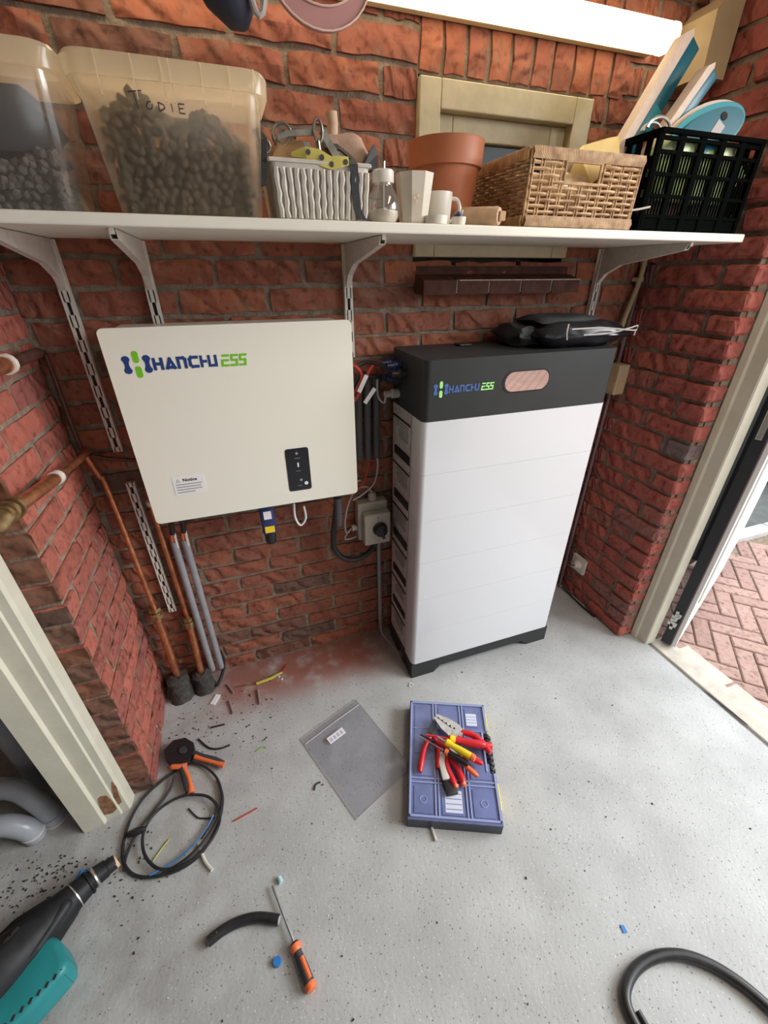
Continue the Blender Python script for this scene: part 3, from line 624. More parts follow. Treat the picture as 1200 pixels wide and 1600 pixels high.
# ------------------------------------------------------------------ wall inverter
inv = thing('wall_inverter', 'large flat white wall unit with blue and green logo and small black display', 'inverter', (0.018,1.297,0.808))
IY = 1.12
MB().prism(rrect(-0.266,0.808,0.301,1.298,0.012),0.014,facing(0,IY+0.014,0)).build('front_panel','inverter',inv,True)
MB().box((-0.252,IY+0.0145,0.822),(0.288,1.297,1.290),0.004).build('body','inverter',inv)
MB().box((-0.245,IY+0.03,0.798),(0.283,1.285,0.8218),0.003).build('bottom_plate','dark_metal',inv)
Mx = facing(0,IY-0.0001,0)
emblem(inv,-0.2045,1.221,0.039,Mx,'logo_blue','logo_green')
b = MB(); xe = glyphs(b,'HANC',-0.1695,1.2095,0.0195,0.0205,0.0098,0.0068,Mx); xe = glyphs(b,'h',xe-0.0005,1.2095,0.019,0.0205,0.0,0.0062,Mx); glyphs(b,'U',xe+0.0022,1.2095,0.0185,0.0205,0,0.0062,Mx); b.build('lettering_blue','logo_blue',inv)
b = MB(); glyphs(b,'ESS',-0.0225,1.2075,0.0165,0.0225,0.0066,0.0050,Mx,slant=0.002); b.build('lettering_green','logo_green',inv)
MB().prism(rrect(0.0965,0.847,0.1615,0.977,0.007),0.0012,Mx).build('display_panel','black_gloss',inv)
dp = MB(); M3 = facing(0,IY-0.0013,0)
dp.box((0.127,0.921,0),(0.131,0.934,0.0004),m=M3); dp.lathe([(0.0055,0),(0.0055,0.0006)],14,m=facing(0.147,IY-0.0013,0.868)); dp.build('indicator','white',inv)
dg = MB(); dg.lathe([(0.004,0),(0.004,0.0004)],12,m=facing(0.128,IY-0.0013,0.962)); dg.box((0.120,0.947,0),(0.136,0.9485,0.0004),m=M3); dg.box((0.122,0.908,0),(0.134,0.9093,0.0004),m=M3); dg.lathe([(0.004,0),(0.004,0.0004)],12,m=facing(0.133,IY-0.0013,0.880)); dg.box((0.122,0.862,0),(0.134,0.8633,0.0004),m=M3); dg.build('icon','greyink',inv)
MB().prism(rrect(-0.200,0.885,-0.122,0.936,0.003),0.0006,Mx).build('notice_label','white',inv)
def text_mb(txt, size, Mx, ext=0.0003, bold=0.0):
    cu = bpy.data.curves.new('t','FONT'); cu.body = txt; cu.size = size; cu.extrude = ext; cu.offset = bold; cu.resolution_u = 2
    ob = bpy.data.objects.new('t',cu); C.objects.link(ob); dg_ = bpy.context.evaluated_depsgraph_get(); dg_.update()
    me = bpy.data.meshes.new_from_object(ob.evaluated_get(dg_)); mb = MB(); mb.add([v.co[:] for v in me.vertices],[tuple(p.vertices) for p in me.polygons],Mx)
    bpy.data.objects.remove(ob); bpy.data.curves.remove(cu); bpy.data.meshes.remove(me); return mb
t_ = text_mb('Notice',0.0125,facing(-0.175,IY-0.0009,0.9225),bold=0.0003); 
t_.prism([(-0.192,0.922),(-0.182,0.922),(-0.187,0.931)],0.0004,facing(0,IY-0.0007,0)); t_.build('notice_text','ink',inv)
li = MB()
for i, xx in enumerate((-0.130,-0.133,-0.132,-0.150)): li.box((-0.194,0.9135-i*0.0075,0),(xx,0.9158-i*0.0075,0.0004),m=facing(0,IY-0.0007,0))
li.build('notice_text','greyink',inv)
MB().prism([(-0.1905,0.9233),(-0.1835,0.9233),(-0.187,0.9295)],0.0005,facing(0,IY-0.0009,0)).build('warning_triangle','white',inv)
for x in (-0.215,-0.195,0.119,0.165,0.25):
    MB().lathe([(0.010,0),(0.013,0.004),(0.013,0.016),(0.011,0.020),(0.011,0.03)],12,m=T(x,1.19,0.768)).build('cable_gland','black',inv,True)
# wifi dongle hanging below
dn = thing('data_dongle','navy plug-in dongle with yellow sticker under the white wall unit','dongle',(0.024,1.17,0.66))
MB().box((0.003,1.155,0.69),(0.046,1.19,0.797),0.008).build('body','navy',dn,True)
MB().lathe([(0.012,0),(0.017,0.008),(0.018,0.04)],14,m=T(0.0245,1.172,0.652)).build('end_cap','black',dn,True)
MB().box((0.011,1.1535,0.700),(0.040,1.1550,0.722)).build('yellow_sticker','yellow',dn)
MB().box((0.013,1.1535,0.748),(0.036,1.1550,0.775)).build('white_sticker','white',dn)
MB().tube([(0.110,1.18,0.775),(0.108,1.18,0.725),(0.122,1.18,0.692),(0.141,1.18,0.715),(0.139,1.18,0.760)],0.0035,8,smooth=6).top('white_loop_cable','white','short white looped cable under the white wall unit','cable',True)

# ------------------------------------------------------------------ battery tower
BX0, BX1, BY0, BY1 = 0.466, 1.097, 1.02, 1.268
bt = thing('battery_tower','tall white stacked battery cabinet with charcoal head and feet','battery cabinet',((BX0+BX1)/2,1.14,0))
hd = MB().prism(rrect(BX0,BY0,BX1,BY1,0.018),0.1625,T(z=1.0435)); hd.build('head','battery_dark',bt,True)
for i in range(6):
    z1 = 1.0425-0.1612*i; z0 = z1-0.1606
    q = MB().prism(rrect(BX0,BY0,BX1,BY0+0.09,0.016)[:],0.1606,T(z=z0)); q.build('module_front','battery_white',bt,True)
    MB().box((BX0+.003,BY0+0.0905,z0),(BX1-.003,BY1-.006,z0+0.1606)).build('module_side','battery_side',bt)
    MB().box((BX0+.0005,1.112,z1-0.042),(BX0+.004,BY1-.012,z1-0.036)).build('side_groove','black',bt)
    if i < 5: MB().box((BX0-.0005,1.112,z0-0.004),(BX0+.004,BY1-.03,z0+0.024)).build('side_slot','black',bt)
    tx = MB()
    for r_ in range(6): tx.box((BX0+.002,1.125+random.uniform(0,.01),z1-0.055-r_*0.009),(BX0+.0031,1.20+random.uniform(0,.03),z1-0.0515-r_*0.009))
    tx.build('side_text','greyink',bt)
q = MB(); m_ = facing(0,BY0+0.012,0)
def foot_poly(x0,x1): return [(x0,0),(x0+0.095,0),(x0+0.125,0.030),(x1-0.125,0.030),(x1-0.095,0),(x1,0),(x1,0.0745),(x0,0.0745)]
q.prism(foot_poly(BX0,BX1),0.012,m_); q.prism(foot_poly(BX0,BX1),0.012,facing(0,BY1,0))
q.box((BX0,BY0+.012,0.035),(BX1,BY1-.012,0.0745)); 
for x0,x1 in ((BX0,BX0+.012),(BX1-.012,BX1)): q.box((x0,BY0+.012,0.0),(x1,BY0+.10,0.035)); q.box((x0,BY1-.10,0.0),(x1,BY1-.012,0.035))
q.build('base','battery_dark',bt)
Mb = facing(0,BY0-0.0002,0)
emblem(bt,0.5145,1.1295,0.029,Mb,'logo_blue2','logo_green2')
b = MB(); xe = glyphs(b,'HANC',0.5395,1.1205,0.0132,0.0150,0.0062,0.0040,Mb); xe = glyphs(b,'h',xe,1.1205,0.013,0.0150,0,0.0040,Mb); glyphs(b,'U',xe+0.0016,1.1205,0.0125,0.0150,0,0.0040,Mb); b.build('lettering_blue','logo_blue2',bt)
b = MB(); glyphs(b,'ESS',0.6385,1.1195,0.0108,0.0165,0.0045,0.0036,Mb,slant=0.0015); b.build('lettering_green','logo_green2',bt)
MB().prism(rrect(0.705,1.102,0.862,1.164,0.030),0.0008,Mb).build('display_rim','black_gloss',bt)
MB().prism(rrect(0.712,1.106,0.858,1.160,0.026),0.0006,facing(0,BY0-0.0009,0)).build('display','display',bt)
for (y,z,m) in ((1.24,1.165,'navy'),(1.19,1.165,'navy'),(1.24,1.125,'navy'),(1.19,1.125,'black'),(1.15,1.15,'black'),(1.21,1.08,'greywire')):
    MB().lathe([(0.014,0),(0.014,0.022),(0.010,0.024),(0.010,0.045)],12,m=T(BX0,y,z,ry=R(-90))).build('connector',m,bt,True)
MB().box((0.66,1.20,1.2065),(0.70,1.24,1.212),0.002).build('vent_cap','black',bt)

# cables between inverter and battery
def cab(name, m, pts, r, label, cat='cable', sm=8, group=None, n=8): return MB().tube(pts,r,n,smooth=sm).top(name,m,label,cat,True,group)
cab('red_cable','redwire',[(0.290,1.21,1.17),(0.325,1.19,1.172),(0.345,1.19,1.14),(0.320,1.20,1.09),(0.29,1.2,1.07)],0.0045,'red cable looping out beside the top of the white wall unit, nearer it')
cab('red_cable','redwire',[(0.290,1.20,1.055),(0.325,1.19,1.08),(0.355,1.19,1.135),(0.385,1.21,1.165),(0.424,1.24,1.165)],0.0045,'red cable running up into the battery head connectors')
cab('black_cable','black',[(0.29,1.22,1.185),(0.33,1.22,1.165),(0.37,1.22,1.175),(0.424,1.19,1.165)],0.006,'black cable running into the battery head connectors')
cab('black_cable','black',[(0.33,1.24,1.10),(0.355,1.235,1.14),(0.39,1.235,1.13),(0.424,1.24,1.125)],0.007,'black cable bundle between the dark sleeves and the battery head')
cab('grey_cable','greywire',[(0.415,1.245,1.13),(0.408,1.24,1.11),(0.405,1.22,1.07),(0.420,1.21,1.055),(0.424,1.21,1.08)],0.003,'thin light grey cable curving to the battery head')
def tagbox(x,y,z,a,label):
    MB().box((-.006,-.001,-.026),(.006,.001,.026),m=T(x,y,z,ry=a)).top('cable_marker','white',label,'label')
tagbox(0.343,1.175,1.125,R(28),'white marker flag on the red cable, upper one'); tagbox(0.368,1.19,1.085,R(38),'white marker flag on the red cable, lower one')
for i, (x, lab) in enumerate(((0.352,'dark grey cable sleeve nearest the white wall unit'),(0.381,'dark grey cable sleeve, middle of three beside the battery'),(0.411,'dark grey cable sleeve, closest to the battery'))):
    MB().tube([(x,1.265,0.855),(x,1.265,0.95),(x+.002,1.265,1.06),(x+.002,1.262,1.12)],0.0118,12).top('cable_sleeve','foam',lab,'conduit',True,'vertical cable sleeves')
cab('red_cable','redwire',[(0.385,1.26,0.86),(0.378,1.26,0.82),(0.350,1.24,0.77),(0.30,1.22,0.75)],0.0025,'thin red cable below the dark sleeves')
cab('grey_cable','greywire',[(0.411,1.26,0.86),(0.413,1.26,0.82),(0.395,1.25,0.765),(0.350,1.24,0.735),(0.31,1.22,0.73)],0.0028,'thin light grey cable curving from the sleeves to the wall unit')
# rotary isolator switch
sw = thing('isolator_switch','warm grey box with black rotary knob on the wall beside the battery','switch',(0.395,1.297,0.53))
MB().box((0.335,1.255,0.535),(0.447,1.297,0.690),0.006).build('back_box','switchbox',sw)
MB().box((0.348,1.218,0.532),(0.447,1.2545,0.660),0.006).build('cover','switchbox',sw)
MB().lathe([(0.027,0),(0.027,0.006),(0.022,0.010),(0.022,0.024),(0.018,0.027)],20,m=facing(0.405,1.218,0.598)).build('knob','black',sw,True)
MB().box((-.005,-.030,0.0),(.005,.020,.030),0.002,m=facing(0.405,1.218,0.598)@Matrix.Rotation(R(15),4,'Z')).build('pointer','black',sw)
MB().lathe([(0.0025,0),(0.0025,0.0006)],8,m=facing(0.398,1.2175,0.645)).build('screw','ink',sw)
MB().lathe([(0.014,0),(0.016,0.006),(0.016,0.022),(0.010,0.03)],12,m=T(0.395,1.275,0.690)).build('cable_gland','switchbox',sw,True)
MB().lathe([(0.010,0),(0.012,0.004),(0.012,0.02)],12,m=T(0.335,1.275,0.585,ry=R(-90))).build('cable_gland','switchbox',sw,True)
cab('grey_cable','greywire',[(0.395,1.275,0.72),(0.375,1.275,0.745),(0.335,1.27,0.74),(0.305,1.26,0.70),(0.288,1.26,0.63),(0.292,1.265,0.575),(0.315,1.275,0.585)],0.003,'light grey cable looping round the left side of the switch box')
cab('grey_cable','greywire',[(0.315,1.275,0.585),(0.292,1.27,0.565),(0.288,1.27,0.545),(0.31,1.275,0.54),(0.345,1.28,0.545)],0.0028,'short grey cable tail under the switch box gland')
cab('thick_black_cable','black',[(0.250,1.19,0.77),(0.244,1.20,0.70),(0.235,1.215,0.62),(0.236,1.22,0.545),(0.275,1.225,0.490),(0.335,1.23,0.478),(0.385,1.245,0.500),(0.405,1.25,0.534)],0.010,'thick black cable sagging from the white wall unit to the switch box')
MB().tube([(0.252,1.19,0.765),(0.250,1.195,0.66)],0.0135,12).top('cable_sleeve','foam','grey sleeve round the thick cable under the white wall unit','conduit',True)
MB().tube([(0.420,1.28,0.50),(0.424,1.28,0.045)],0.008,10).top('conduit','grey_pipe','thin grey conduit running down from the switch box to the floor','conduit',True)
cab('grey_cable','greywire',[(0.424,1.28,0.05),(0.43,1.265,0.015),(0.45,1.20,0.008),(0.46,1.15,0.006),(0.455,1.10,0.006)],0.003,'grey cable on the floor beside the battery base')
# grey conduits, lower left
for x, lab in ((-0.268,'grey conduit under the wall unit, left of the pair'),(-0.236,'grey conduit under the wall unit, right of the pair')):
    t = thing('conduit',lab,'conduit',(x,1.262,0.05),'grey conduit pair')
    MB().tube([(x,1.262,0.07),(x,1.262,0.665)],0.0115,12).build('tube','grey_pipe',t,True)
    MB().tube([(x,1.262,0.64),(x-.002,1.258,0.675),(x+.004,1.252,0.705)],0.006,8).build('orange_wire','orange',t,True)
    MB().tube([(x+.006,1.258,0.64),(x+.008,1.252,0.672),(x+.010,1.25,0.700)],0.0042,8).build('white_wire','whitish_plug',t,True)
    MB().tube([(x+.005,1.251,0.698),(x+.012,1.24,0.74),(x+.02,1.22,0.785)],0.0085,8).build('black_sheath','black',t,True)
cab('black_cable','black',[(-0.228,1.275,0.14),(-0.222,1.27,0.09),(-0.235,1.25,0.05),(-0.26,1.22,0.018)],0.006,'black cable curving to the floor beside the grey conduits')
cab('grey_cable','greywire',[(-0.20,1.22,0.77),(-0.17,1.24,0.79),(0.0,1.25,0.785),(0.25,1.25,0.785),(0.35,1.26,0.78)],0.003,'thin grey cable running level just under the white wall unit')

# ------------------------------------------------------------------ copper pipes
cp = thing('copper_pipe','copper pipe from brass elbow on the left wall down to the left cement collar','pipe',(-0.385,1.25,0))
MB().tube([(-0.405,0.80,1.045),(-0.405,0.90,1.03),(-0.405,1.03,1.012)],0.0130,14,smooth=3).build('tube','copper',cp,True)
MB().tube([(-0.405,1.03,1.012),(-0.405,1.16,0.995),(-0.408,1.255,0.985),(-0.420,1.272,0.975),(-0.405,1.272,0.905),(-0.397,1.272,0.86),(-0.388,1.27,0.40)],0.0085,12,smooth=5).build('tube','copper',cp,True)
MB().tube([(-0.388,1.268,0.40),(-0.386,1.25,0.09)],0.0125,12).build('tube','copper',cp,True)
q = MB()
for i in range(5): q.tube([(-0.405,0.775+i*.012,1.05-i*.0015),(-0.405,0.782+i*.012,1.049-i*.0015)],0.0205 if i%2 else 0.017,16)
q.tube([(-0.405,0.70,1.07),(-0.405,0.735,1.045),(-0.405,0.79,1.047)],0.0165,16,smooth=4)
for i in range(3): q.tube([(-0.405,0.715-i*.014,1.062+i*.008),(-0.405,0.708-i*.014,1.066+i*.008)],0.021,14)
q.build('elbow_fitting','brass',cp,True)
MB().tube([(-0.405,1.010,1.015),(-0.405,1.03,1.012)],0.0150,14).build('collar','whitish_plug',cp,True)
def coupler(x,y,z,par,r=0.020):
    q = MB(); q.tube([(x,y,z-.022),(x,y,z-.008)],r,6); q.tube([(x,y,z-.006),(x,y,z+.006)],r*1.1,12); q.tube([(x,y,z+.008),(x,y,z+.022)],r,6); q.build('coupler','brass',par,False)
coupler(-0.388,1.268,0.395,cp)
MB().box((-0.372,1.262,0.14),(-0.360,1.27,0.16),0.002).build('clip','brass',cp)
c2 = thing('copper_pipe','copper pipe emerging below the wall unit, down to the right cement collar','pipe',(-0.30,1.25,0))
MB().tube([(-0.300,1.272,0.80),(-0.298,1.27,0.32)],0.0085,12).build('tube','copper',c2,True)
MB().tube([(-0.298,1.268,0.32),(-0.306,1.25,0.08)],0.012,12).build('tube','copper',c2,True)
coupler(-0.298,1.268,0.325,c2,0.018)
MB().tube([(-0.300,1.272,0.795),(-0.300,1.272,0.81)],0.0125,10).build('collar','whitish_plug',c2,True)
c3 = thing('corner_pipe','thin dark pipe in the left corner with white clip near the top','pipe',(-0.42,1.25,0.93))
MB().tube([(-0.41,0.80,1.255),(-0.41,0.97,1.252),(-0.41,1.03,1.250)],0.0155,14).build('tube','copper',c3,True)
MB().tube([(-0.41,1.03,1.250),(-0.41,1.15,1.247),(-0.412,1.20,1.245)],0.012,12).build('tube','dark_copper',c3,True)
MB().tube([(-0.412,1.20,1.245),(-0.418,1.25,1.24),(-0.421,1.27,1.21),(-0.424,1.275,0.99),(-0.40,1.275,0.965),(-0.33,1.275,0.945),(-0.24,1.275,0.93)],0.0055,10,smooth=4).build('tube','dark_copper',c3,True)
MB().tube([(-0.41,1.02,1.250),(-0.41,1.035,1.250)],0.019,12).build('clip','whitish_plug',c3,True)
def blob(x,y,r,h,label):
    q = MB(); pr_ = [(r*1.15,0),(r*1.05,h*.2),(r*.95,h*.6),(r*.92,h*.9),(r*.5,h),(0.0,h*.97)]; q.lathe(pr_,16,m=T(x,y,0))
    for i,v in enumerate(q.v): n_ = noise.noise(Vector(v)*38)*0.010; q.v[i] = (v[0]+n_, v[1]+n_*.7, max(0,v[2]+n_))
    q.top('cement_collar','blob',label,'cement',True)
blob(-0.388,1.240,0.040,0.105,'lumpy dark cement collar round the left copper pipe foot'); blob(-0.305,1.246,0.036,0.09,'lumpy dark cement collar round the right copper pipe foot')

# ------------------------------------------------------------------ right corner bits
so = thing('wall_socket','beige double socket on the right wall behind the battery','socket',(1.40,1.275,0.99))
MB().box((1.360,1.240,0.990),(1.409,1.297,1.100),0.004).build('body','socket',so)
MB().box((1.372,1.238,1.003),(1.400,1.2395,1.040),0.002).build('outlet','beige_trunk',so)
MB().box((1.358,1.245,1.003),(1.3595,1.29,1.04),0.0005).build('outlet','beige_trunk',so)
MB().tube([(1.379,1.275,1.468),(1.380,1.275,1.375),(1.356,1.272,1.27),(1.345,1.27,1.19)],0.0085,10,smooth=6).top('conduit','beige_trunk','beige conduit bending down from the shelf beside the right wall','conduit',True)
MB().box((1.368,1.268,1.372),(1.392,1.297,1.386),0.002).top('pipe_clip','beige_trunk','small beige clip holding the right corner conduit','clip')
MB().tube([(1.392,1.285,0.0),(1.392,1.285,1.46)],0.006,8).top('corner_cable','mauve','dark cable running up the right rear corner','cable',True)
pg = thing('power_plug','white power plug low on the right wall behind the battery','plug',(1.375,1.215,0.18))
MB().lathe([(0.012,0),(0.022,0.012),(0.024,0.035)],14,m=T(1.372,1.215,0.195,ry=R(90))).build('body','whitish_plug',pg,True)
MB().box((1.395,1.175,0.155),(1.410,1.255,0.235),0.003).build('back_plate','whitish_plug',pg)
cab('black_cable','black',[(1.372,1.215,0.195),(1.350,1.215,0.21),(1.345,1.225,0.26),(1.36,1.235,0.31),(1.385,1.255,0.30),(1.395,1.275,0.25)],0.003,'thin black cable looping above the white plug')
cab('black_cable','black',[(1.395,1.27,0.015),(1.398,1.20,0.008),(1.396,1.12,0.007),(1.400,1.05,0.007)],0.004,'black cable along the foot of the right wall')
tk = thing('wooden_block','beige painted timber block high in the right rear corner','timber',(1.36,1.25,1.86))
MB().prism([(1.325,1.86),(1.318,1.985),(1.345,2.015),(1.405,2.015),(1.405,1.86)],0.10,facing(0,1.2965,0)).build('block','beige_trunk',tk)
MB().tube([(1.36,1.25,2.015),(1.36,1.25,2.30)],0.012,10).build('rod','mauve',tk,True)
# folded black bag on the battery
bg_ = thing('folded_bag','black folded fabric bag with straps lying on the battery head','bag',(0.99,1.17,1.206))
def soft(x0,y0,z0,x1,y1,z1,amp,seed,nx=12,ny=6):
    bm = bmesh.new(); bmesh.ops.create_cube(bm,size=1); bmesh.ops.subdivide_edges(bm,edges=bm.edges[:],cuts=7,use_grid_fill=True)
    for v in bm.verts:
        c = v.co; e = 1-0.12*(abs(2*c.x)**6+abs(2*c.y)**6)*abs(2*c.z)
        p = Vector(((x0+x1)/2+c.x*(x1-x0)*e,(y0+y1)/2+c.y*(y1-y0)*e,(z0+z1)/2+c.z*(z1-z0)*(1-0.35*max(abs(2*c.x)**8,abs(2*c.y)**8))))
        n_ = noise.noise_vector(p*22+Vector((seed,0,0)))*amp; p += n_; p.z = max(p.z,z0+0.0004); v.co = p
    q = MB(); q.bm(bm); return q
soft(0.835,1.04,1.2065,1.160,1.255,1.275,0.010,1).build('bag_body','black_gloss',bg_,True)
soft(0.795,1.10,1.2068,0.90,1.26,1.262,0.012,5).build('bag_flap','strap_black',bg_,True)
soft(0.86,1.09,1.262,1.10,1.24,1.287,0.006,9).build('bag_fold','strap_black',bg_,True)
MB().tube([(0.905,1.035,1.275),(0.900,1.030,1.255),(0.905,1.030,1.235)],0.0025,6,smooth=4).build('cord','greywire',bg_,True)
MB().tube([(0.915,1.030,1.262),(1.02,1.030,1.262),(1.13,1.030,1.252),(1.165,1.04,1.25)],0.0022,6,smooth=4).build('cord','greywire',bg_,True)
MB().tube([(0.96,1.030,1.245),(1.05,1.030,1.246),(1.13,1.032,1.258),(1.165,1.04,1.262),(1.172,1.05,1.245),(1.16,1.04,1.235)],0.0022,6,smooth=4).build('cord','greywire',bg_,True)

# ------------------------------------------------------------------ shelf contents
SZ = 1.4885
def bin_mesh(x0,x1,y0,y1,z0,h,tp,rimh,parent,m,mr):
    def ring(z,e): return [(x,y,z) for x,y in rrect(x0-e,y0-e*.5,x1+e,y1+e*.5,0.022+e*.4,4)]
    q = MB(); n = len(ring(0,0)); V = []; Fc = []
    lv = [(z0+0.001,-0.004),(z0+0.006,0.0),(z0+h-rimh,tp*0.85)]
    for z,e in lv: V += ring(z,e)
    for i in range(len(lv)-1):
        for k in range(n): Fc.append((i*n+k,i*n+(k+1)%n,(i+1)*n+(k+1)%n,(i+1)*n+k))
    Fc.append(tuple(range(n))[::-1]); q.add(V,Fc); q.build('tub',m,parent,True)
    q = MB(); V = []; Fc = []
    lv = [(z0+h-rimh,tp*0.85),(z0+h-rimh,tp+0.008),(z0+h-0.006,tp+0.010),(z0+h,tp+0.005),(z0+h+0.002,tp-0.02)]
    for z,e in lv: V += ring(z,e)
    for i in range(len(lv)-1):
        for k in range(n): Fc.append((i*n+k,i*n+(k+1)%n,(i+1)*n+(k+1)%n,(i+1)*n+k))
    Fc.append(tuple((len(lv)-1)*n+k for k in range(n))); q.add(V,Fc); q.build('lid',mr,parent,True)
def pebbles(x0,x1,y0,y1,z0,zf,r,seed,step):
    rr = random.Random(seed); q = MB(); bm = bmesh.new(); bmesh.ops.create_icosphere(bm,subdivisions=1,radius=1); bm.verts.index_update()
    bv = [v.co.copy() for v in bm.verts]; bf = [[v.index for v in f.verts] for f in bm.faces]; bm.free()
    def one(x,y,z,s):
        rm = Matrix.Rotation(rr.uniform(0,6),3,'X') @ Matrix.Rotation(rr.uniform(0,6),3,'Z'); sx,sy,sz = s*rr.uniform(.85,1.15),s*rr.uniform(.8,1.0),s*rr.uniform(.85,1.15)
        q.add([(Vector((x,y,z))+rm@Vector((v.x*sx,v.y*sy,v.z*sz))) for v in bv],bf)
    z = z0
    while z < z0+0.25:
        e = (z-z0)*0.10
        x = x0-e*.7+(step*.5 if int(z/step*1.2) % 2 else 0)
        while x < x1+e*.7:
            if z < z0+zf(x): one(x+rr.uniform(-.3,.3)*step,y0-e*.4+r+rr.uniform(0,.006),z+rr.uniform(-.3,.3)*step,r)
            x += step
        z += step*.85
    # top layer
    x = x0
    while x < x1:
        y = y0+step
        while y < y1-r: one(x+rr.uniform(-.3,.3)*step,y,z0+zf(x)+rr.uniform(-.3,.3)*step,r); y += step
        x += step
    y = y0
    while y < y1-r:
        z = z0
        while z < z0+min(zf(x0),zf(x1)):
            one(x0+r,y,z,r); one(x1-r,y,z,r); z += step
        y += step
    q.box((x0+r*1.5,y0+r*2.2,z0),(x1-r*1.5,y1-r,z0+min(zf(x0),zf(x1))-0.01)); return q
b2 = thing('storage_bin','milky lidded bin marked TODIE, holding dark kibble, on the shelf','storage bin',(-0.02,1.08,SZ))
bin_mesh(-0.138,0.100,0.968,1.115,SZ,0.197,0.022,0.028,b2,'milky','milky_rim')
zf = lambda x: 0.135-0.19*max(0,x+0.06)+0.012*math.sin(x*60)-0.05*max(0,-x-0.10) if True else 0
pebbles(-0.126,0.088,0.975,1.105,SZ+0.010,zf,0.0092,3,0.0150).top('kibble_heap','kibble','dark brown kibble heaped inside the bin marked TODIE','kibble',True,kind='stuff')
# marker writing follows the sloping front
tw = MB(); Mt = Matrix(((1,0,0,0),(0,-0.055,-1,0.9615+0.008),(0,1,0,0),(0,0,0,1)))
x = -0.082
for ch, wd in (('T',0.014),('O',0.016),('D',0.015),('I',0.012),('e',0.012)):
    hh = 0.020 if ch == 'T' else 0.013
    for st in GL[ch]:
        for (ax,ay),(bx,by) in zip(st,st[1:]):
            a = Vector((x+ax*wd,1.624+ay*hh)); c = Vector((x+bx*wd,1.624+by*hh)); d = (c-a).normalized(); nn = Vector((-d.y,d.x))*0.0008
            P = [a-nn,c-nn,c+nn,a+nn]
            def yy(z): return 0.968-0.0105*(z-SZ-0.006)/0.163*0.9-0.0008
            tw.add([(p.x,yy(p.y),p.y) for p in P]+[(p.x,yy(p.y)-0.0008,p.y) for p in P],[(0,1,2,3),(7,6,5,4),(0,4,5,1),(1,5,6,2),(2,6,7,3),(3,7,4,0)])
    x += wd*(1.15 if ch != 'T' else 1.35)
tw.build('handwriting','ink',b2)
for x in (-0.118,-0.07,-0.03,-0.018,0.028,0.07,0.108): MB().box((x-.0007,0.948,SZ+0.145),(x+.0007,0.9515,SZ+0.195)).build('lid_rib','milky_rim',b2)
b1 = thing('storage_bin','clear lidded bin of grey kibble at the left end of the shelf','storage bin',(-0.31,1.08,SZ))
bin_mesh(-0.428,-0.198,0.968,1.115,SZ,0.200,0.018,0.028,b1,'milky2','milky_rim')
pebbles(-0.416,-0.210,0.975,1.105,SZ+0.009,lambda x:0.060+0.01*math.sin(x*50),0.0078,11,0.0130).top('kibble_heap','kibble2','grey kibble lying in the bottom of the leftmost bin','kibble',True,kind='stuff')
soft(-0.418,0.978,SZ+0.078,-0.206,1.10,SZ+0.160,0.004,3).top('dark_sack','sack','slate grey sack on top of kibble in the leftmost bin','sack',True)
# white rattan-look basket with straps
wbk = thing('white_basket','white woven plastic basket holding straps and buckles on the shelf','basket',(0.216,1.07,SZ))
def tray(mb,x0,x1,y0,y1,z0,h,tp,t=0.003,r=0.012):
    V = []; Fc = []
    lv = [(0,0.0),(h,tp),(h,tp-t),(t,-t)]
    for z,e in lv: V += [(x,y,z0+z) for x,y in rrect(x0-e,y0-e,x1+e,y1+e,r,3)]
    n = len(V)//4
    for i in range(3):
        for k in range(n): Fc.append((i*n+k,i*n+(k+1)%n,(i+1)*n+(k+1)%n,(i+1)*n+k))
    Fc.append(tuple(range(n))[::-1]); Fc.append(tuple(3*n+k for k in range(n))); mb.add(V,Fc)
q = MB(); tray(q,0.128,0.306,0.985,1.14,SZ,0.090,0.006); q.build('tub','basket_white',wbk,True)
q = MB()
for i in range(15):
    x = 0.136+i*0.0117
    pts = [(x+(x-0.217)*0.06*t/6+0.0012*math.sin(t*2.4+i*2.1),0.984-0.0012-0.0058*t/6*0.98,SZ+0.004+t*0.0125) for t in range(7)]
    q.tube(pts,[0.0060 if (t+i)%2 else 0.0048 for t in range(7)],6)
q.build('weave_rib','basket_white',wbk,True)
q = MB(); q.tube([(0.122,0.979,SZ+.090),(0.312,0.979,SZ+.090)],0.0035,6); q.tube([(0.122,0.979,SZ+.090),(0.122,1.146,SZ+.090)],0.0035,6); q.tube([(0.312,0.979,SZ+.090),(0.312,1.146,SZ+.090)],0.0035,6); q.build('rim','basket_white',wbk,True)
MB().strip([(0.272,1.02,SZ+.10),(0.274,0.985,SZ+.0985),(0.278,0.9725,SZ+.090),(0.280,0.9745,SZ+.05),(0.284,0.977,SZ+.02),(0.292,0.972,SZ+.006),(0.305,0.972,SZ+.003)],(0.015,0,0),0.002).top('dark_strap','strap_black','dark strap hanging down the front of the white basket','strap')
MB().strip([(0.110,1.03,SZ+.14),(0.118,1.0,SZ+.120),(0.112,0.985,SZ+.085),(0.106,0.98,SZ+.05)],(0.014,0,0.004),0.003).top('dark_strap','strap_black','dark teal strap squeezed between the TODIE bin and the white basket','strap')
soft(0.135,1.02,SZ+.06,0.205,1.09,SZ+.130,0.006,2).top('leather_pouch','leather','tan leather pouch at the left in the white basket','pouch',True)
soft(0.225,1.03,SZ+.06,0.335,1.12,SZ+.150,0.012,7).top('pink_cloth','cloth_pink','dusty pink cloth bundled at the right in the white basket','cloth',True)
MB().tube([(0.258,1.06,SZ+.13),(0.262,1.06,SZ+.165),(0.260,1.06,SZ+.182)],[0.012,0.011,0.012],10).top('cloth_tube','cork','pale pink cloth end sticking up behind the white basket','cloth',True)
cl = thing('metal_clamp','steel clamp levers with ring lying in the white basket','clamp',(0.20,1.03,SZ+.10))
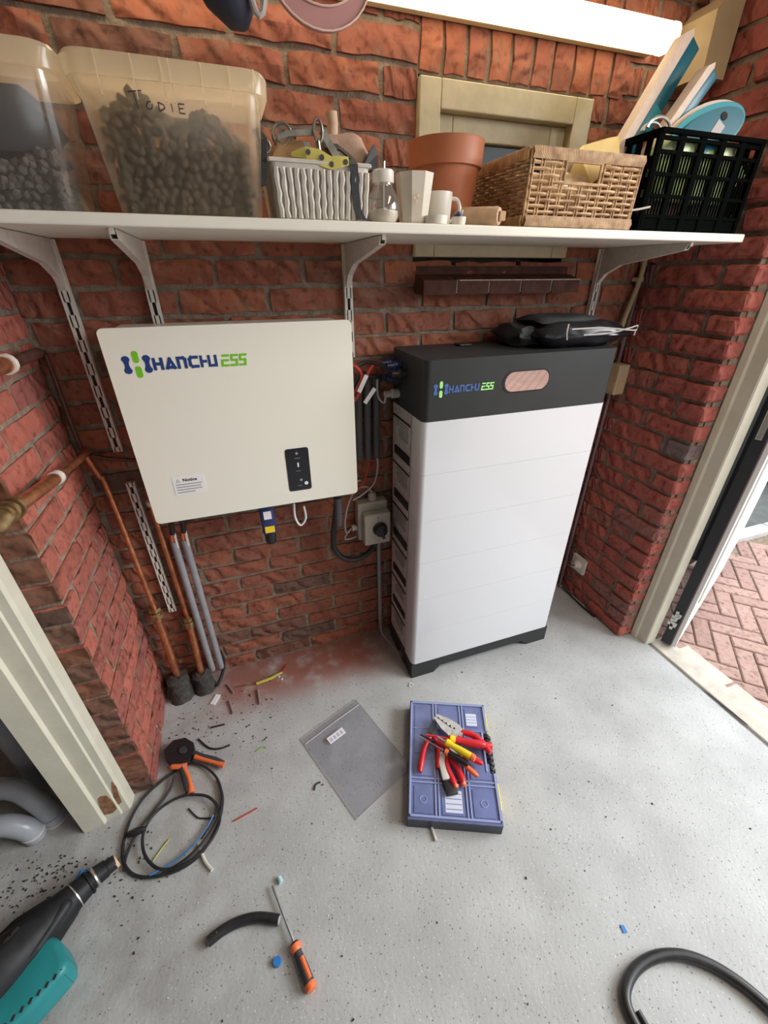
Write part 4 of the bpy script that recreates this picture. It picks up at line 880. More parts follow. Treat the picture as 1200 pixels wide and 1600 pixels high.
def bar(mb,a,b,r,n=6): mb.tube([a,b],r,n)
MB().strip([(0.145,1.01,SZ+.126),(0.165,1.01,SZ+.134),(0.215,1.01,SZ+.139)],(0,0,0.009),0.004).build('lever','old_steel',cl)
MB().strip([(0.228,1.008,SZ+.142),(0.240,1.008,SZ+.125),(0.268,1.008,SZ+.088)],(0.011,0,0.007),0.003).build('lever','old_steel',cl)
MB().strip([(0.195,1.0,SZ+.122),(0.208,1.0,SZ+.09)],(0.012,0,0),0.004).build('lever','old_steel',cl)
MB().tube([(0.220+0.008*math.cos(R(a)),1.004,SZ+.140+0.017*math.sin(R(a))) for a in range(0,361,24)],0.0026,8,cap=False).build('ring','old_steel',cl,True)
MB().tube([(0.158+0.018*math.cos(R(a)),1.03,SZ+.134+0.019*math.sin(R(a))) for a in range(0,361,24)],0.0028,8,cap=False).build('ring','old_steel',cl,True)
MB().tube([(0.158+0.010*math.cos(R(a)),1.028,SZ+.132+0.011*math.sin(R(a))) for a in range(0,361,24)],0.0022,8,cap=False).build('ring','old_steel',cl,True)
MB().tube([(0.218,1.0,SZ+.125),(0.222,1.0,SZ+.09)],0.0035,8).build('pin','old_steel',cl,True)
MB().tube([(0.120+0.012*math.cos(R(a)),1.02,SZ+.115+0.010*math.sin(R(a))) for a in range(0,361,30)],0.003,8,cap=False).top('steel_ring','old_steel','dark steel ring at the left edge of the white basket','ring',True)
MB().strip([(0.235,1.03,SZ+.125),(0.262,1.02,SZ+.122),(0.285,1.01,SZ+.105),(0.300,1.0,SZ+.088)],(0,0.02,0.012),0.003).top('black_belt','strap_black','black belt curving through the middle of the white basket','strap')
MB().add([(0.300,1.0,SZ+.085),(0.335,1.0,SZ+.09),(0.338,1.01,SZ+.115),(0.332,1.01,SZ+.130),(0.300,1.03,SZ+.085),(0.335,1.03,SZ+.09),(0.338,1.03,SZ+.115),(0.332,1.03,SZ+.130)],[(0,1,2,3),(4,7,6,5),(0,4,5,1),(1,5,6,2),(2,6,7,3),(3,7,4,0)]).top('buckle_flap','sack','blue grey pointed flap at the right rim of the white basket','flap')
tp = thing('spotted_tape','yellow tape with black dots draped over the white basket rim','tape',(0.22,0.98,SZ+.09))
MB().strip([(0.165,0.990,SZ+.101),(0.190,0.982,SZ+.103),(0.215,0.978,SZ+.097),(0.235,0.976,SZ+.090),(0.252,0.973,SZ+.092),(0.268,0.972,SZ+.094)],[(0,0,0.006),(0,0,0.018),(0,0,0.024),(0,0,0.020),(0,0,0.018),(0,0,0.012)],0.001).build('band','tape_yellow',tp)
q = MB()
for x,z in ((0.193,.103),(0.218,.097),(0.236,.088),(0.262,.092)): q.lathe([(0.0045,0),(0.0045,0.0008)],10,m=facing(x,0.9755 if x<.25 else 0.9715,SZ+z)); 
q.build('dot','ink',tp)
# sugar dispenser
jar = thing('sugar_dispenser','round glass jar with white lid, metal spout and sugar inside','jar',(0.345,0.99,SZ))
MB().lathe([(0.0,0.001),(0.026,0.001),(0.033,0.012),(0.034,0.028),(0.030,0.046),(0.021,0.060),(0.019,0.066),(0.020,0.070)],24,m=T(0.345,1.0,SZ)).build('glass','clear',jar,True)
MB().lathe([(0,0.003),(0.025,0.003),(0.0305,0.012),(0.031,0.022),(0,0.028)],20,m=T(0.345,1.0,SZ)).build('sugar','ceramic',jar,True)
MB().lathe([(0.0215,0.068),(0.0225,0.070),(0.0225,0.086),(0.020,0.089),(0.0,0.089)],24,m=T(0.345,1.0,SZ)).build('lid','whitecup',jar,True)
MB().tube([(0.347,1.0,SZ+.089),(0.347,1.0,SZ+.103)],0.003,8).build('spout','steel',jar,True)
MB().tube([(0.347,1.0,SZ+.02),(0.347,1.0,SZ+.068)],0.0025,6).build('inner_tube','steel',jar,True)
# tall tumbler
tum = thing('ceramic_tumbler','tall cream ceramic tumbler between the glass jar and the mug','cup',(0.418,1.0,SZ))
q = MB(); q.lathe([(0.0,0.001),(0.027,0.001),(0.030,0.006),(0.0405,0.088),(0.0385,0.088),(0.029,0.008),(0,0.006)],9,m=T(0.418,1.01,SZ)); q.build('body','ceramic',tum)
q = MB(); 
for a,z in ((0.404,.044),(0.412,.048),(0.409,.038)): q.lathe([(0.003,0),(0.003,0.0006)],8,m=facing(a,0.9735,SZ+z))
q.build('flower_print','cork',tum)
mg = thing('white_mug','white mug with handle in front of the terracotta pot','mug',(0.487,1.04,SZ))
MB().lathe([(0.0,0.001),(0.026,0.001),(0.029,0.006),(0.0315,0.064),(0.0295,0.064),(0.027,0.008),(0,0.006)],28,m=T(0.487,1.04,SZ)).build('body','whitecup',mg,True)
MB().tube([(0.516,1.035,SZ+.054),(0.530,1.032,SZ+.052),(0.537,1.030,SZ+.036),(0.530,1.032,SZ+.018),(0.514,1.035,SZ+.012)],0.0042,8,smooth=5).build('handle','whitecup',mg,True)
MB().lathe([(0.0,0.001),(0.024,0.001),(0.025,0.016),(0.023,0.0165),(0.0225,0.003),(0,0.003)],24,m=T(0.458,0.983,SZ)).top('small_dish','whitecup','small white round dish in front of the white mug','dish',True)
sj = thing('small_jar','tiny white jar with dark lid beside the mug','jar',(0.512,0.985,SZ))
MB().lathe([(0,0.001),(0.0145,0.001),(0.016,0.016),(0,0.017)],18,m=T(0.513,0.985,SZ)).build('body','whitecup',sj,True)
MB().lathe([(0.010,0.0165),(0.010,0.020),(0,0.027)],14,m=T(0.512,0.985,SZ)).build('stopper','navy',sj,True)
MB().tube([(0.519,0.985,SZ+.02),(0.521,0.985,SZ+.029)],0.002,6).build('nozzle','whitecup',sj)
pot = thing('terracotta_pot','terracotta coloured plant pot behind the mug','plant pot',(0.545,1.12,SZ))
MB().lathe([(0,0.001),(0.062,0.001),(0.078,0.118),(0.084,0.120),(0.0865,0.165),(0.0875,0.168),(0.083,0.168),(0.076,0.12),(0.06,0.006),(0,0.006)],36,m=T(0.543,1.13,SZ)).build('body','terracotta',pot,True)
rl = thing('wooden_roll','pale wooden roller lying beside the wicker basket','roller',(0.58,0.985,SZ))
MB().tube([(0.545,1.06,SZ+.022),(0.548,1.05,SZ+.020),(0.600,0.975,SZ+.019),(0.604,0.970,SZ+.019)],[0.017,0.0215,0.0185,0.016],18).build('barrel','cork',rl,True)
MB().box((0.600,0.962,SZ+.010),(0.615,0.970,SZ+.028),0.001,m=T(0)).build('end_label','leather',rl)
# wicker basket
wk = thing('wicker_basket','rectangular wicker basket with cut-out handle, holding papers','basket',(0.81,1.09,SZ))
X0,X1,Y0,Y1,H_ = 0.664,0.958,0.965,1.215,0.138
def weave_side(mb,p0,p1,out,z0,z1,rows,nst,r,hole=None,phase0=0):
    p0 = Vector(p0); p1 = Vector(p1); out = Vector(out); L = (p1-p0).length
    for i in range(rows):
        z = z0+(z1-z0)*(i+.5)/rows; seg = []
        for k in range(nst*2+1):
            t = k/(nst*2); p = p0.lerp(p1,t); sgn = math.cos(math.pi*(k/2.0)+ (math.pi if i%2 else 0)) ; pp = p+out*(0.0028*sgn+0.004*(z-z0)/(z1-z0)); 
            inh = hole and hole[0] < p.x < hole[1] and hole[2] < z < hole[3]
            if inh:
                if len(seg) > 1: mb.tube(seg,r,5)
                seg = []
            else: seg.append((pp.x,pp.y,z))
        if len(seg) > 1: mb.tube(seg,r,5)
q = MB()
zz0, zz1 = SZ+0.024, SZ+H_-0.018
weave_side(q,(X0,Y0,0),(X1,Y0,0),(0,-1,0),zz0,zz1,9,11,0.0033,hole=(0.752,0.842,SZ+0.084,SZ+0.118))
q.build('front_weave','wicker',wk,True)['kind'] = 'stuff'
q = MB(); weave_side(q,(X0,Y0,0),(X0,Y1,0),(-1,0,0),zz0,zz1,13,12,0.0036); weave_side(q,(X1,Y0,0),(X1,Y1,0),(1,0,0),zz0,zz1,13,12,0.0036); weave_side(q,(X0,Y1,0),(X1,Y1,0),(0,1,0),zz0,zz1,13,14,0.0036)
q.build('side_weave','wicker_dark',wk,True)['kind'] = 'stuff'
q = MB()
for i in range(12):
    x = X0+(X1-X0)*i/11
    for dx in (-.0035,.0035):
        if 0.752 < x < 0.842: q.tube([(x+dx,Y0,SZ+.01),(x+dx,Y0-.003,SZ+.084)],0.0022,5); q.tube([(x+dx,Y0-.004,SZ+.118),(x+dx,Y0-.004,SZ+H_-.005)],0.0022,5)
        else: q.tube([(x+dx,Y0,SZ+.01),(x+dx,Y0-.004,SZ+H_-.005)],0.0022,5)
    q.tube([(x,Y1,SZ+.01),(x,Y1,SZ+H_-.005)],0.0025,5)
for i in range(9):
    y = Y0+(Y1-Y0)*i/8
    for x in (X0,X1): q.tube([(x,y,SZ+.01),(x,y,SZ+H_-.005)],0.0025,5)
q.build('stake','wicker',wk,True)
q = MB()     # wrapped rim and foot: many short slanted wraps
def wrapped(p0,p1,hz,r,n,out):
    p0 = Vector(p0); p1 = Vector(p1)
    for i in range(n):
        p = p0.lerp(p1,(i+.5)/n); o = Vector(out)*r*0.9
        q.tube([(p.x+o.x,p.y+o.y,p.z-hz),(p.x+o.x*1.6+ (p1-p0).normalized().x*.002,p.y+o.y*1.6,p.z),(p.x+o.x,p.y+o.y,p.z+hz)],0.0021,4,cap=False)
for z,hz in ((SZ+H_-.008,0.010),(SZ+0.012,0.010)):
    wrapped((X0-.003,Y0-.003,z),(X1+.003,Y0-.003,z),hz,0.004,72,(0,-1,0)); wrapped((X0-.003,Y0,z),(X0-.003,Y1,z),hz,0.004,54,(-1,0,0)); wrapped((X1+.003,Y0,z),(X1+.003,Y1,z),hz,0.004,54,(1,0,0))
    for a,b in (((X0,Y0),(X1,Y0)),((X0,Y0),(X0,Y1)),((X1,Y0),(X1,Y1)),((X0,Y1),(X1,Y1))): q.tube([(a[0],a[1],z-.004),(b[0],b[1],z-.004)],0.005,6); q.tube([(a[0],a[1],z+.004),(b[0],b[1],z+.004)],0.005,6)
for zz in (SZ+.082,SZ+.120): q.tube([(0.748,Y0-.005,zz),(0.846,Y0-.005,zz)],0.003,6)
for xx in (0.750,0.844): q.tube([(xx,Y0-.005,SZ+.082),(xx,Y0-.005,SZ+.120)],0.003,6)
q.build('wrapped_rim','wicker',wk,True)['kind'] = 'stuff'
MB().box((X0+.004,Y0+.004,SZ+.001),(X1-.004,Y1-.004,SZ+.006)).build('bottom','wicker_dark',wk)
MB().add([(0.80,1.01,SZ+.09),(0.86,1.0,SZ+.09),(0.935,1.01,SZ+.145),(0.928,1.02,SZ+.185),(0.90,1.02,SZ+.180),(0.825,1.01,SZ+.160),(0.805,1.0,SZ+.148)]+[(0.80,1.013,SZ+.09),(0.86,1.003,SZ+.09),(0.935,1.013,SZ+.145),(0.928,1.023,SZ+.185),(0.90,1.023,SZ+.180),(0.825,1.013,SZ+.160),(0.805,1.003,SZ+.148)],[tuple(range(7)),tuple(range(13,6,-1))]+[(i,(i+1)%7,7+(i+1)%7,7+i) for i in range(7)]).top('yellow_paper','paper','folded yellow paper poking out of the wicker basket','paper')
soft(0.74,0.99,SZ+.03,0.86,1.10,SZ+.115,0.012,8).top('wrapped_packet','cellophane','tan wrapped packet seen through the wicker basket handle','packet',True)
soft(0.68,1.08,SZ+.01,0.92,1.19,SZ+.09,0.012,4).top('dark_packet','darkred','dark packet deep inside the wicker basket','packet',True)
MB().tube([(0.942,0.945,SZ+.038),(0.958,0.94,SZ+.040),(0.985,0.935,SZ+.045)],0.0022,6).top('loose_twig','whitish_plug','pale wire end sticking out of the wicker basket corner','wire',True)
# black crate
cr = thing('black_crate','black plastic crate with slotted sides at the right end of the shelf','crate',(1.2,1.12,SZ))
CX0,CX1,CY0,CY1,CH = 1.018,1.352,0.985,1.235,0.200
fr = MB(); Mc = lambda Y: None
def slab(mb,x0,x1,z0,z1,Y,t=0.006): mb.box((x0,Y,z0),(x1,Y+t,z1),0.001,seg=1)
nC = 5; cw = (CX1-CX0)/nC
rowz = [SZ+.012,SZ+.034,SZ+.075,SZ+.117,SZ+.158,SZ+.182,SZ+CH]
fr.box((CX0,CY0,SZ+.001),(CX1,CY0+.006,SZ+.016),.001); fr.box((CX0-.004,CY0-.006,SZ+.190),(CX1+.004,CY0+.006,SZ+CH),.002)
for z in rowz[1:5]+[SZ+.183]: fr.box((CX0,CY0-.002,z-.0035),(CX1,CY0+.006,z+.0035))
fr.build('front_frame','crate',cr)
for i in range(nC+1):
    x = CX0+i*cw; wd = 0.009 if 0 < i < nC else 0.007
    MB().box((x-wd,CY0-.003,SZ+.002),(x+wd,CY0+.006,SZ+.195),.001).build('post','crate',cr)
for i in range(nC):
    for r_ in range(1,4):
        for k in range(1,5):
            x = CX0+i*cw+0.009+(cw-0.018)*k/5; 
            MB().box((x-.0013,CY0,rowz[r_]),(x+.0013,CY0+.004,rowz[r_+1])).build('bar','crate',cr)
    MB().box((CX0+i*cw,CY0+.001,SZ+.014),(CX0+(i+1)*cw,CY0+.005,SZ+.034)).build('lower_panel','crate',cr)
q = MB()
for x in (CX0,CX1-.006):
    q.box((x,CY0,SZ+.001),(x+.006,CY1,SZ+.02)); q.box((x-.004,CY0,SZ+.185),(x+.01,CY1,SZ+CH),.002)
    for z in (SZ+.06,SZ+.10,SZ+.14): q.box((x,CY0,z-.012),(x+.006,CY1,z+.012))
    for k in range(9): q.box((x-.001,CY0+k*.03-.004,SZ+.01),(x+.007,CY0+k*.03+.008,SZ+.19))
q.box((CX0,CY1,SZ+.001),(CX1,CY1+.006,SZ+CH)); q.box((CX0,CY0,SZ+.001),(CX1,CY1,SZ+.006)); q.build('side_wall','crate',cr)
soft(1.035,0.9925,SZ+.065,1.340,1.06,SZ+.192,0.003,6).top('green_bag','green','green and white printed bag inside the black crate','bag',True)
soft(1.035,1.0,SZ+.008,1.19,1.10,SZ+.075,0.006,12).top('brown_bag','darkred','dark brown packet low in the black crate','packet',True)
soft(1.195,1.0,SZ+.008,1.335,1.10,SZ+.066,0.005,14).top('grey_packet','asphalt','dark grey packet low at the right in the black crate','packet',True)
def brush(a,b,wd,label,curve=0.0,th=0.022):
    a = Vector(a); b = Vector(b); d = (b-a).normalized(); n_ = Vector((0,-1,0)); n_ = (n_-d*n_.dot(d)).normalized(); s_ = d.cross(n_)
    t = thing('scrub_board',label,'brush',a); L = (b-a).length
    Mx = Matrix(((s_.x,d.x,n_.x,a.x),(s_.y,d.y,n_.y,a.y),(s_.z,d.z,n_.z,a.z),(0,0,0,1)))
    return t,L,Mx
# long flat teal boards with cream faces, tilted against the corner
def board(a,b,label,w=0.030,th=0.018):
    t,L,Mx = brush(a,b,w,label)
    MB().box((-w*.15,0,-0.012),(w*.95,L*0.985,0.012),0.004,m=Mx).build('back','teal',t,True)
    MB().prism([(-w*.75,-0.0),(-w*.1,0.0),(-w*.1,L*0.975),(-w*.35,L),(-w*.75,L*0.93)],0.030,Mx@Matrix.Translation((0,0,-0.015))).build('face','pinkwhite',t,True)
    return t,L,Mx
t,L,Mx = board((1.000,1.10,SZ+.14),(1.172,1.12,SZ+.405),'long teal board with cream face leaning out of the black crate, tallest',0.036)
MB().box((0.004,L*.34,-0.0135),(0.036,L*.52,0.0135),0.005,m=Mx).build('clip','teal_light',t,True)
t,L,Mx = board((1.055,1.06,SZ+.14),(1.196,1.06,SZ+.335),'shorter teal board with cream face, middle of the crate',0.026)
# oval brush
ov = thing('oval_brush','oval teal brush head with pale rim at the right of the crate','brush',(1.19,1.03,SZ+.20))
def ell(a,b,n=36): return [(a*math.cos(2*math.pi*i/n),b*math.sin(2*math.pi*i/n)) for i in range(n)]
Mo = Matrix.Translation((1.190,1.02,SZ+.205)) @ Matrix.Rotation(R(-22),4,'Y') @ facing(0,0,0) @ Matrix.Rotation(R(-18),4,'X')
MB().prism(ell(0.118,0.054),0.010,Mo@Matrix.Translation((0,0.010,-0.012))).build('bristle_pad','pinkwhite',ov,True)
MB().prism(ell(0.114,0.050),0.012,Mo@Matrix.Translation((0,0.004,-0.004))).build('rim','teal_light',ov,True)
MB().prism(ell(0.102,0.040),0.006,Mo@Matrix.Translation((0,0.0,0.008))).build('back','teal',ov,True)
MB().box((0.0,-0.026,0.0142),(0.034,-0.002,0.0150),m=Mo@Matrix.Rotation(R(30),4,'Z')).build('sticker','greywire',ov)
MB().lathe([(0.009,0.0),(0.009,0.0012)],14,m=Mo@Matrix.Translation((0.046,0.016,0.0142))).build('hang_hole','slot',ov)
MB().tube([(1.02+0.035*math.cos(R(a)),1.0,SZ+.195+0.026*math.sin(R(a))) for a in range(10,171,16)],0.0035,8).top('wire_loop','steel','curved steel wire handle between wicker basket and crate','handle',True)
MB().strip([(1.01+0.028*math.cos(R(a)),1.01,SZ+.192+0.020*math.sin(R(a))) for a in range(10,171,16)],(0,0.01,0),0.003).top('pale_band','whitish_plug','pale curved band under the steel wire handle','band')
# things hanging at the top edge of the picture
pk = thing('pink_strap','dusty pink curved rubber band hanging above the shelf','strap',(0.235,0.98,1.78))
P = []
for i in range(17): a = R(180+180*i/16); P.append((0.085*math.cos(a),0.075*math.sin(a)))
for i in range(17): a = R(360-180*i/16); P.append((0.066*math.cos(a),0.047*math.sin(a)))
P2 = []
MB().prism(P,0.010,facing(0.232,0.985,1.824)).build('band','pink',pk)
MB().tube([(0.232+x,0.973,1.824+y) for x,y in P[:17]],0.0016,6).build('edge','pink_edge',pk,True)
MB().tube([(0.232+x,0.973,1.824+y) for x,y in P[17:]],0.0016,6).build('edge','pink_edge',pk,True)
MB().tube([(0.232-0.0745,0.98,1.832),(0.232-0.05,0.98,2.0),(0.232,0.98,2.299)],0.004,6).build('cord','pink_edge',pk,True)
MB().tube([(0.232+0.0745,0.98,1.832),(0.232+0.05,0.98,2.0),(0.232,0.98,2.299)],0.004,6).build('cord','pink_edge',pk,True)
db = thing('dark_pouch','dark navy hanging pouch at the top edge, left of the pink band','pouch',(0.10,0.98,1.80))
q = MB(); q.lathe([(0.006,0),(0.022,0.010),(0.040,0.045),(0.046,0.10),(0.044,0.16)],16,m=T(0.108,0.98,1.738,ry=R(-28))); q.build('body','darkblue',db,True)
MB().tube([(0.128+0.010*math.cos(R(a)),0.955,1.775+0.028*math.sin(R(a))) for a in range(0,361,30)],0.005,8,cap=False).build('loop','greywire',db,True)
MB().tube([(0.06,0.98,1.88),(0.06,0.98,2.299)],0.006,8).build('cord','darkblue',db,True)

# ------------------------------------------------------------------ cupboard pipes at far left
MB().tube([(-0.79,1.05,0.0),(-0.79,1.05,2.2)],0.030,20).top('drain_pipe','pvc','straight grey drain pipe standing in the dark doorway at left','pipe',True)
el = thing('drain_elbow','pale grey drain pipe elbow near the floor, behind the cream frame','pipe',(-0.72,0.90,0.0))
MB().tube([(-1.0,1.005,0.140),(-0.84,0.965,0.140),(-0.775,0.945,0.130),(-0.735,0.922,0.085),(-0.722,0.915,0.045),(-0.718,0.913,0.022)],0.0275,20,smooth=5).build('bend','pvc',el,True)
MB().tube([(-0.718,0.913,0.03),(-0.717,0.912,0.004)],0.0305,20).build('socket','pvc',el,True)
MB().tube([(-0.835,0.963,0.140),(-0.827,0.961,0.1395)],0.0295,20).build('seal','whitish_plug',el,True)
MB().tube([(-0.718,0.913,0.006),(-0.718,0.913,0.0)],0.032,20).build('foot_ring','whitish_plug',el,True)
e2 = thing('drain_elbow','pale grey drain pipe elbow, lower one nearer the camera','pipe',(-0.76,0.84,0.0))
MB().tube([(-1.0,0.905,0.085),(-0.83,0.892,0.080),(-0.775,0.883,0.055),(-0.757,0.879,0.022),(-0.756,0.879,0.004)],0.028,20,smooth=5).build('bend','pvc',e2,True)
MB().tube([(-0.756,0.879,0.028),(-0.756,0.879,0.022)],0.0295,20).build('seal','whitish_plug',e2,True)
MB().box((-0.98,0.795,0.0),(-0.845,0.815,0.06),0.004,m=T(0)).top('wood_offcut','barewood','brown wood offcut on the floor at the far left edge','wood')
MB().box((-0.95,1.06,0.0),(-0.89,1.09,1.2),0.003).top('wood_batten','beige_trunk','upright pale batten in the dark doorway at left','wood')

# ------------------------------------------------------------------ floor things
def on(pts,z): return [(x,y,z) for x,y in pts]
loop = [(-0.345,0.945),(-0.300,0.915),(-0.262,0.865),(-0.247,0.80),(-0.262,0.73),(-0.303,0.675),(-0.360,0.655),(-0.430,0.662),(-0.482,0.690),(-0.510,0.742),(-0.508,0.815),(-0.480,0.878),(-0.430,0.918),(-0.385,0.94)]
inner = [(-0.345,0.842),(-0.29,0.818),(-0.258,0.772),(-0.257,0.725),(-0.290,0.682),(-0.345,0.658),(-0.405,0.668),(-0.448,0.715),(-0.460,0.775),(-0.435,0.820),(-0.385,0.842),(-0.335,0.842)]
cb = thing('cable_coil','loose coil of thin black cable on the floor by the brick pier','cable',(-0.38,0.80,0))
MB().tube([(x,y,0.007) for x,y in loop[2:]]+[(-0.36,0.93,0.03)],0.0042,8,smooth=5).build('cable','black_cable',cb,True)
MB().tube([(x,y,0.016) for x,y in inner],0.0042,8,smooth=5).build('cable','black_cable',cb,True)
MB().tube([(-0.356,0.95,0.012),(-0.34,0.945,0.012),(-0.295,0.912,0.012),(-0.258,0.855,0.012),(-0.249,0.78,0.013),(-0.275,0.715,0.022),(-0.335,0.668,0.024),(-0.41,0.657,0.008)],0.0038,8,smooth=5).build('cable','black_cable',cb,True)
MB().tube([(-0.385,0.915,0.02),(-0.405,0.875,0.008),(-0.440,0.835,0.007),(-0.478,0.79,0.007),(-0.500,0.735,0.007),(-0.498,0.70,0.007)],0.0040,8,smooth=5).build('cable','black_cable',cb,True)
MB().tube([(-0.500,0.785,0.016),(-0.478,0.783,0.020),(-0.455,0.785,0.016)],[0.008,0.011,0.007],8).build('tie','black',cb,True)
MB().tube([(-0.43,0.663,0.016),(-0.36,0.678,0.015),(-0.300,0.720,0.014),(-0.272,0.76,0.013)],0.0022,6,smooth=4).build('blue_wire','blue',cb,True)
cab('thin_wire','black_cable',[(-0.345,0.808,0.003),(-0.320,0.775,0.003),(-0.300,0.765,0.003),(-0.270,0.755,0.005)],0.0022,'short thin black wire inside the cable coil, left one',sm=4)
cab('thin_wire','black_cable',[(-0.305,0.712,0.003),(-0.285,0.74,0.004),(-0.255,0.775,0.022)],0.0022,'short thin black wire across the right of the coil',sm=4)
cab('yellow_wire','yellow_thin',[(-0.430,0.700,0.003),(-0.412,0.722,0.003),(-0.392,0.742,0.003)],0.0018,'short yellow green wire inside the cable coil',sm=4)
# crimping tool
ct = thing('crimping_tool','black crimping tool with orange and black handles beside the pier','tool',(-0.37,0.98,0))
q = MB().prism([(-0.425,1.01),(-0.400,1.035),(-0.362,1.032),(-0.335,1.005),(-0.330,0.975),(-0.348,0.945),(-0.378,0.938),(-0.402,0.955),(-0.42,0.98)],0.024,T(z=0.004)); q.build('head','black',ct)
MB().lathe([(0.012,0),(0.012,0.006)],12,m=T(-0.365,0.985,0.028)).build('pivot','darkgrip',ct,True)
MB().tube([(-0.335,0.972,0.018),(-0.310,0.950,0.018),(-0.270,0.925,0.018),(-0.243,0.905,0.017)],[0.010,0.011,0.011,0.009],10,smooth=3).build('handle','darkgrip',ct,True)
MB().tube([(-0.328,0.955,0.022),(-0.295,0.932,0.023),(-0.258,0.908,0.022),(-0.240,0.898,0.018)],[0.008,0.0065,0.0065,0.011],10,smooth=3).build('handle_grip','orange',ct,True)
MB().tube([(-0.372,0.945,0.018),(-0.362,0.915,0.018),(-0.352,0.88,0.018),(-0.345,0.850,0.016)],[0.010,0.011,0.011,0.009],10,smooth=3).build('handle','darkgrip',ct,True)
MB().tube([(-0.362,0.930,0.022),(-0.348,0.90,0.023),(-0.338,0.865,0.022),(-0.336,0.843,0.017)],[0.007,0.0065,0.0065,0.011],10,smooth=3).build('handle_grip','orange',ct,True)
MB().tube([(-0.398,0.945,0.022),(-0.37,0.935,0.024),(-0.352,0.935,0.022)],0.008,8).build('handle_grip','orange',ct,True)
# zip bag
def zipbag():
    c = [Vector((0.009,0.913)),Vector((0.231,1.0)),Vector((0.335,0.700)),Vector((0.124,0.614))]
    z = thing('zip_bag','clear plastic zip bag lying flat on the floor, empty','plastic bag',(0.17,0.80,0))
    n = 26; V = []; Fc = []
    def pt(u,v): return c[0]*(1-u)*(1-v)+c[1]*u*(1-v)+c[2]*u*v+c[3]*(1-u)*v
    for j in range(n+1):
        for i in range(n+1):
            p = pt(i/n,j/n); e = min(1,6*min(i/n,1-i/n,j/n,1-j/n))
            V.append((p.x,p.y,0.003+e*(0.003+0.008*abs(noise.noise(Vector((p.x*14,p.y*14,3)))))))
    for j in range(n):
        for i in range(n): a = j*(n+1)+i; Fc.append((a,a+1,a+n+2,a+n+1))
    mb = MB().add(V,Fc); o = mb.build('film','bagplastic',z,True)
    def ln(v,u0,u1,w,m,name,zz=0.0095):
        a,b = pt(u0,v),pt(u1,v); MB().strip([(a.x,a.y,zz-.004),((a.x+b.x)/2,(a.y+b.y)/2,zz),(b.x,b.y,zz-.004)],(w*.3,w,0),0.0008).build(name,m,z)
    ln(0.085,0.01,0.99,0.0035,'whitish_plug','zip_strip')
    for P_ in ([pt(0,v/8) for v in range(9)],[pt(1,v/8) for v in range(9)],[pt(u/8,1) for u in range(9)],[pt(u/8,0) for u in range(9)]):
        MB().tube([(p.x,p.y,0.0035) for p in P_],0.0009,5).build('seam','bagplastic' if False else 'greywire',z,True)
    a = pt(0.38,0.20); an = math.atan2(0.087,0.222)
    MB().box((-.032,-.013,0.0105),(.032,.013,0.0112),m=T(a.x+.012,a.y-.006,0,rz=an)).build('paper_label','white',z)
    q = MB()
    for i in range(4): q.box((-.026+i*.014,-.008,0.0112),(-.017+i*.014,.006,0.0115),m=T(a.x+.012,a.y-.006,0,rz=an))
    q.build('label_print','lilac',z)
zipbag()
# organiser box
TB = T(0.458,0.670,0,rz=R(-23.3))
tb = thing('parts_case','dark blue parts organiser case with lilac lid, tools piled on it','case',(0.458,0.670,0))
W2, L2 = 0.135, 0.190
out = [(-W2,-L2),(W2,-L2),(W2,-0.055),(W2-.022,-0.045),(W2-.022,0.085),(W2-.006,0.095),(W2-.006,L2),(-W2,L2)]
MB().prism(out,0.040,TB@Matrix.Translation((0,0,0.001))).build('case_body','box_dark',tb)
MB().prism(out,0.006,TB@Matrix.Translation((0,0,0.042))).build('lid','box_lid',tb)
q = MB(); th_ = 0.0028
def rl_(x0,y0,x1,y1,w=0.004,z=0.048,h=0.004): 
    q.box((min(x0,x1)-w/2,min(y0,y1)-w/2,z),(max(x0,x1)+w/2,max(y0,y1)+w/2,z+h),0.0008,seg=1,m=TB)
for k in range(len(out)):
    a, b = out[k], out[(k+1)%len(out)]
    s_ = 0.96; rl_(a[0]*s_,a[1]*s_,b[0]*s_,b[1]*s_,0.006,0.048,0.005) if abs(a[0]-b[0])<.001 or abs(a[1]-b[1])<.001 else None
for x in (-0.050,0.042): rl_(x-.004,-L2+.012,x-.004,L2-.012); rl_(x+.006,-L2+.012,x+.006,L2-.012)
for y in (-0.090,): rl_(-W2+.01,y,W2-.01,y); rl_(-W2+.01,y+.012,W2-.01,y+.012)
rl_(-W2+.01,0.085,W2-.03,0.085,0.0025)
q.build('lid_ridge','box_ridge',tb)
for (x0,x1,y0,y1) in ((-0.118,-0.064,-0.175,-0.100),(-0.036,0.030,-0.175,-0.100),(0.056,0.118,-0.175,-0.100),(-0.118,-0.064,0.0,0.170),(-0.036,0.030,0.10,0.170),(0.056,0.10,0.10,0.170),(0.056,0.118,-0.070,-0.02),(-0.118,-0.064,-0.07,-0.02)):
    MB().box((x0,y0,0.0482),(x1,y1,0.0500),0.0012,m=TB,seg=1).build('lid_window','box_lid',tb)
MB().box((-0.026,-0.168,0.0500),(0.024,-0.108,0.0508),m=TB).build('lid_label','box_label',tb)
MB().box((0.060,0.105,0.0500),(0.096,0.150,0.0508),m=TB).build('lid_label','box_label',tb)
q = MB()
for i in range(4): q.box((-0.024,-0.160+i*.014,0.0508),(0.022,-0.158+i*.014,0.0511),m=TB)
for i in range(3): q.box((0.062,0.115+i*.011,0.0508),(0.094,0.1165+i*.011,0.0511),m=TB)
q.build('label_line','box_lid',tb)
q = MB(); 
for cx in (-0.090,0.088): q.tube([(cx+0.010*math.cos(R(a)),-0.138+0.010*math.sin(R(a)),0.0505) for a in range(0,361,30)],0.0013,6,cap=False,m=TB)
q.build('moulded_ring','box_ridge',tb,True)
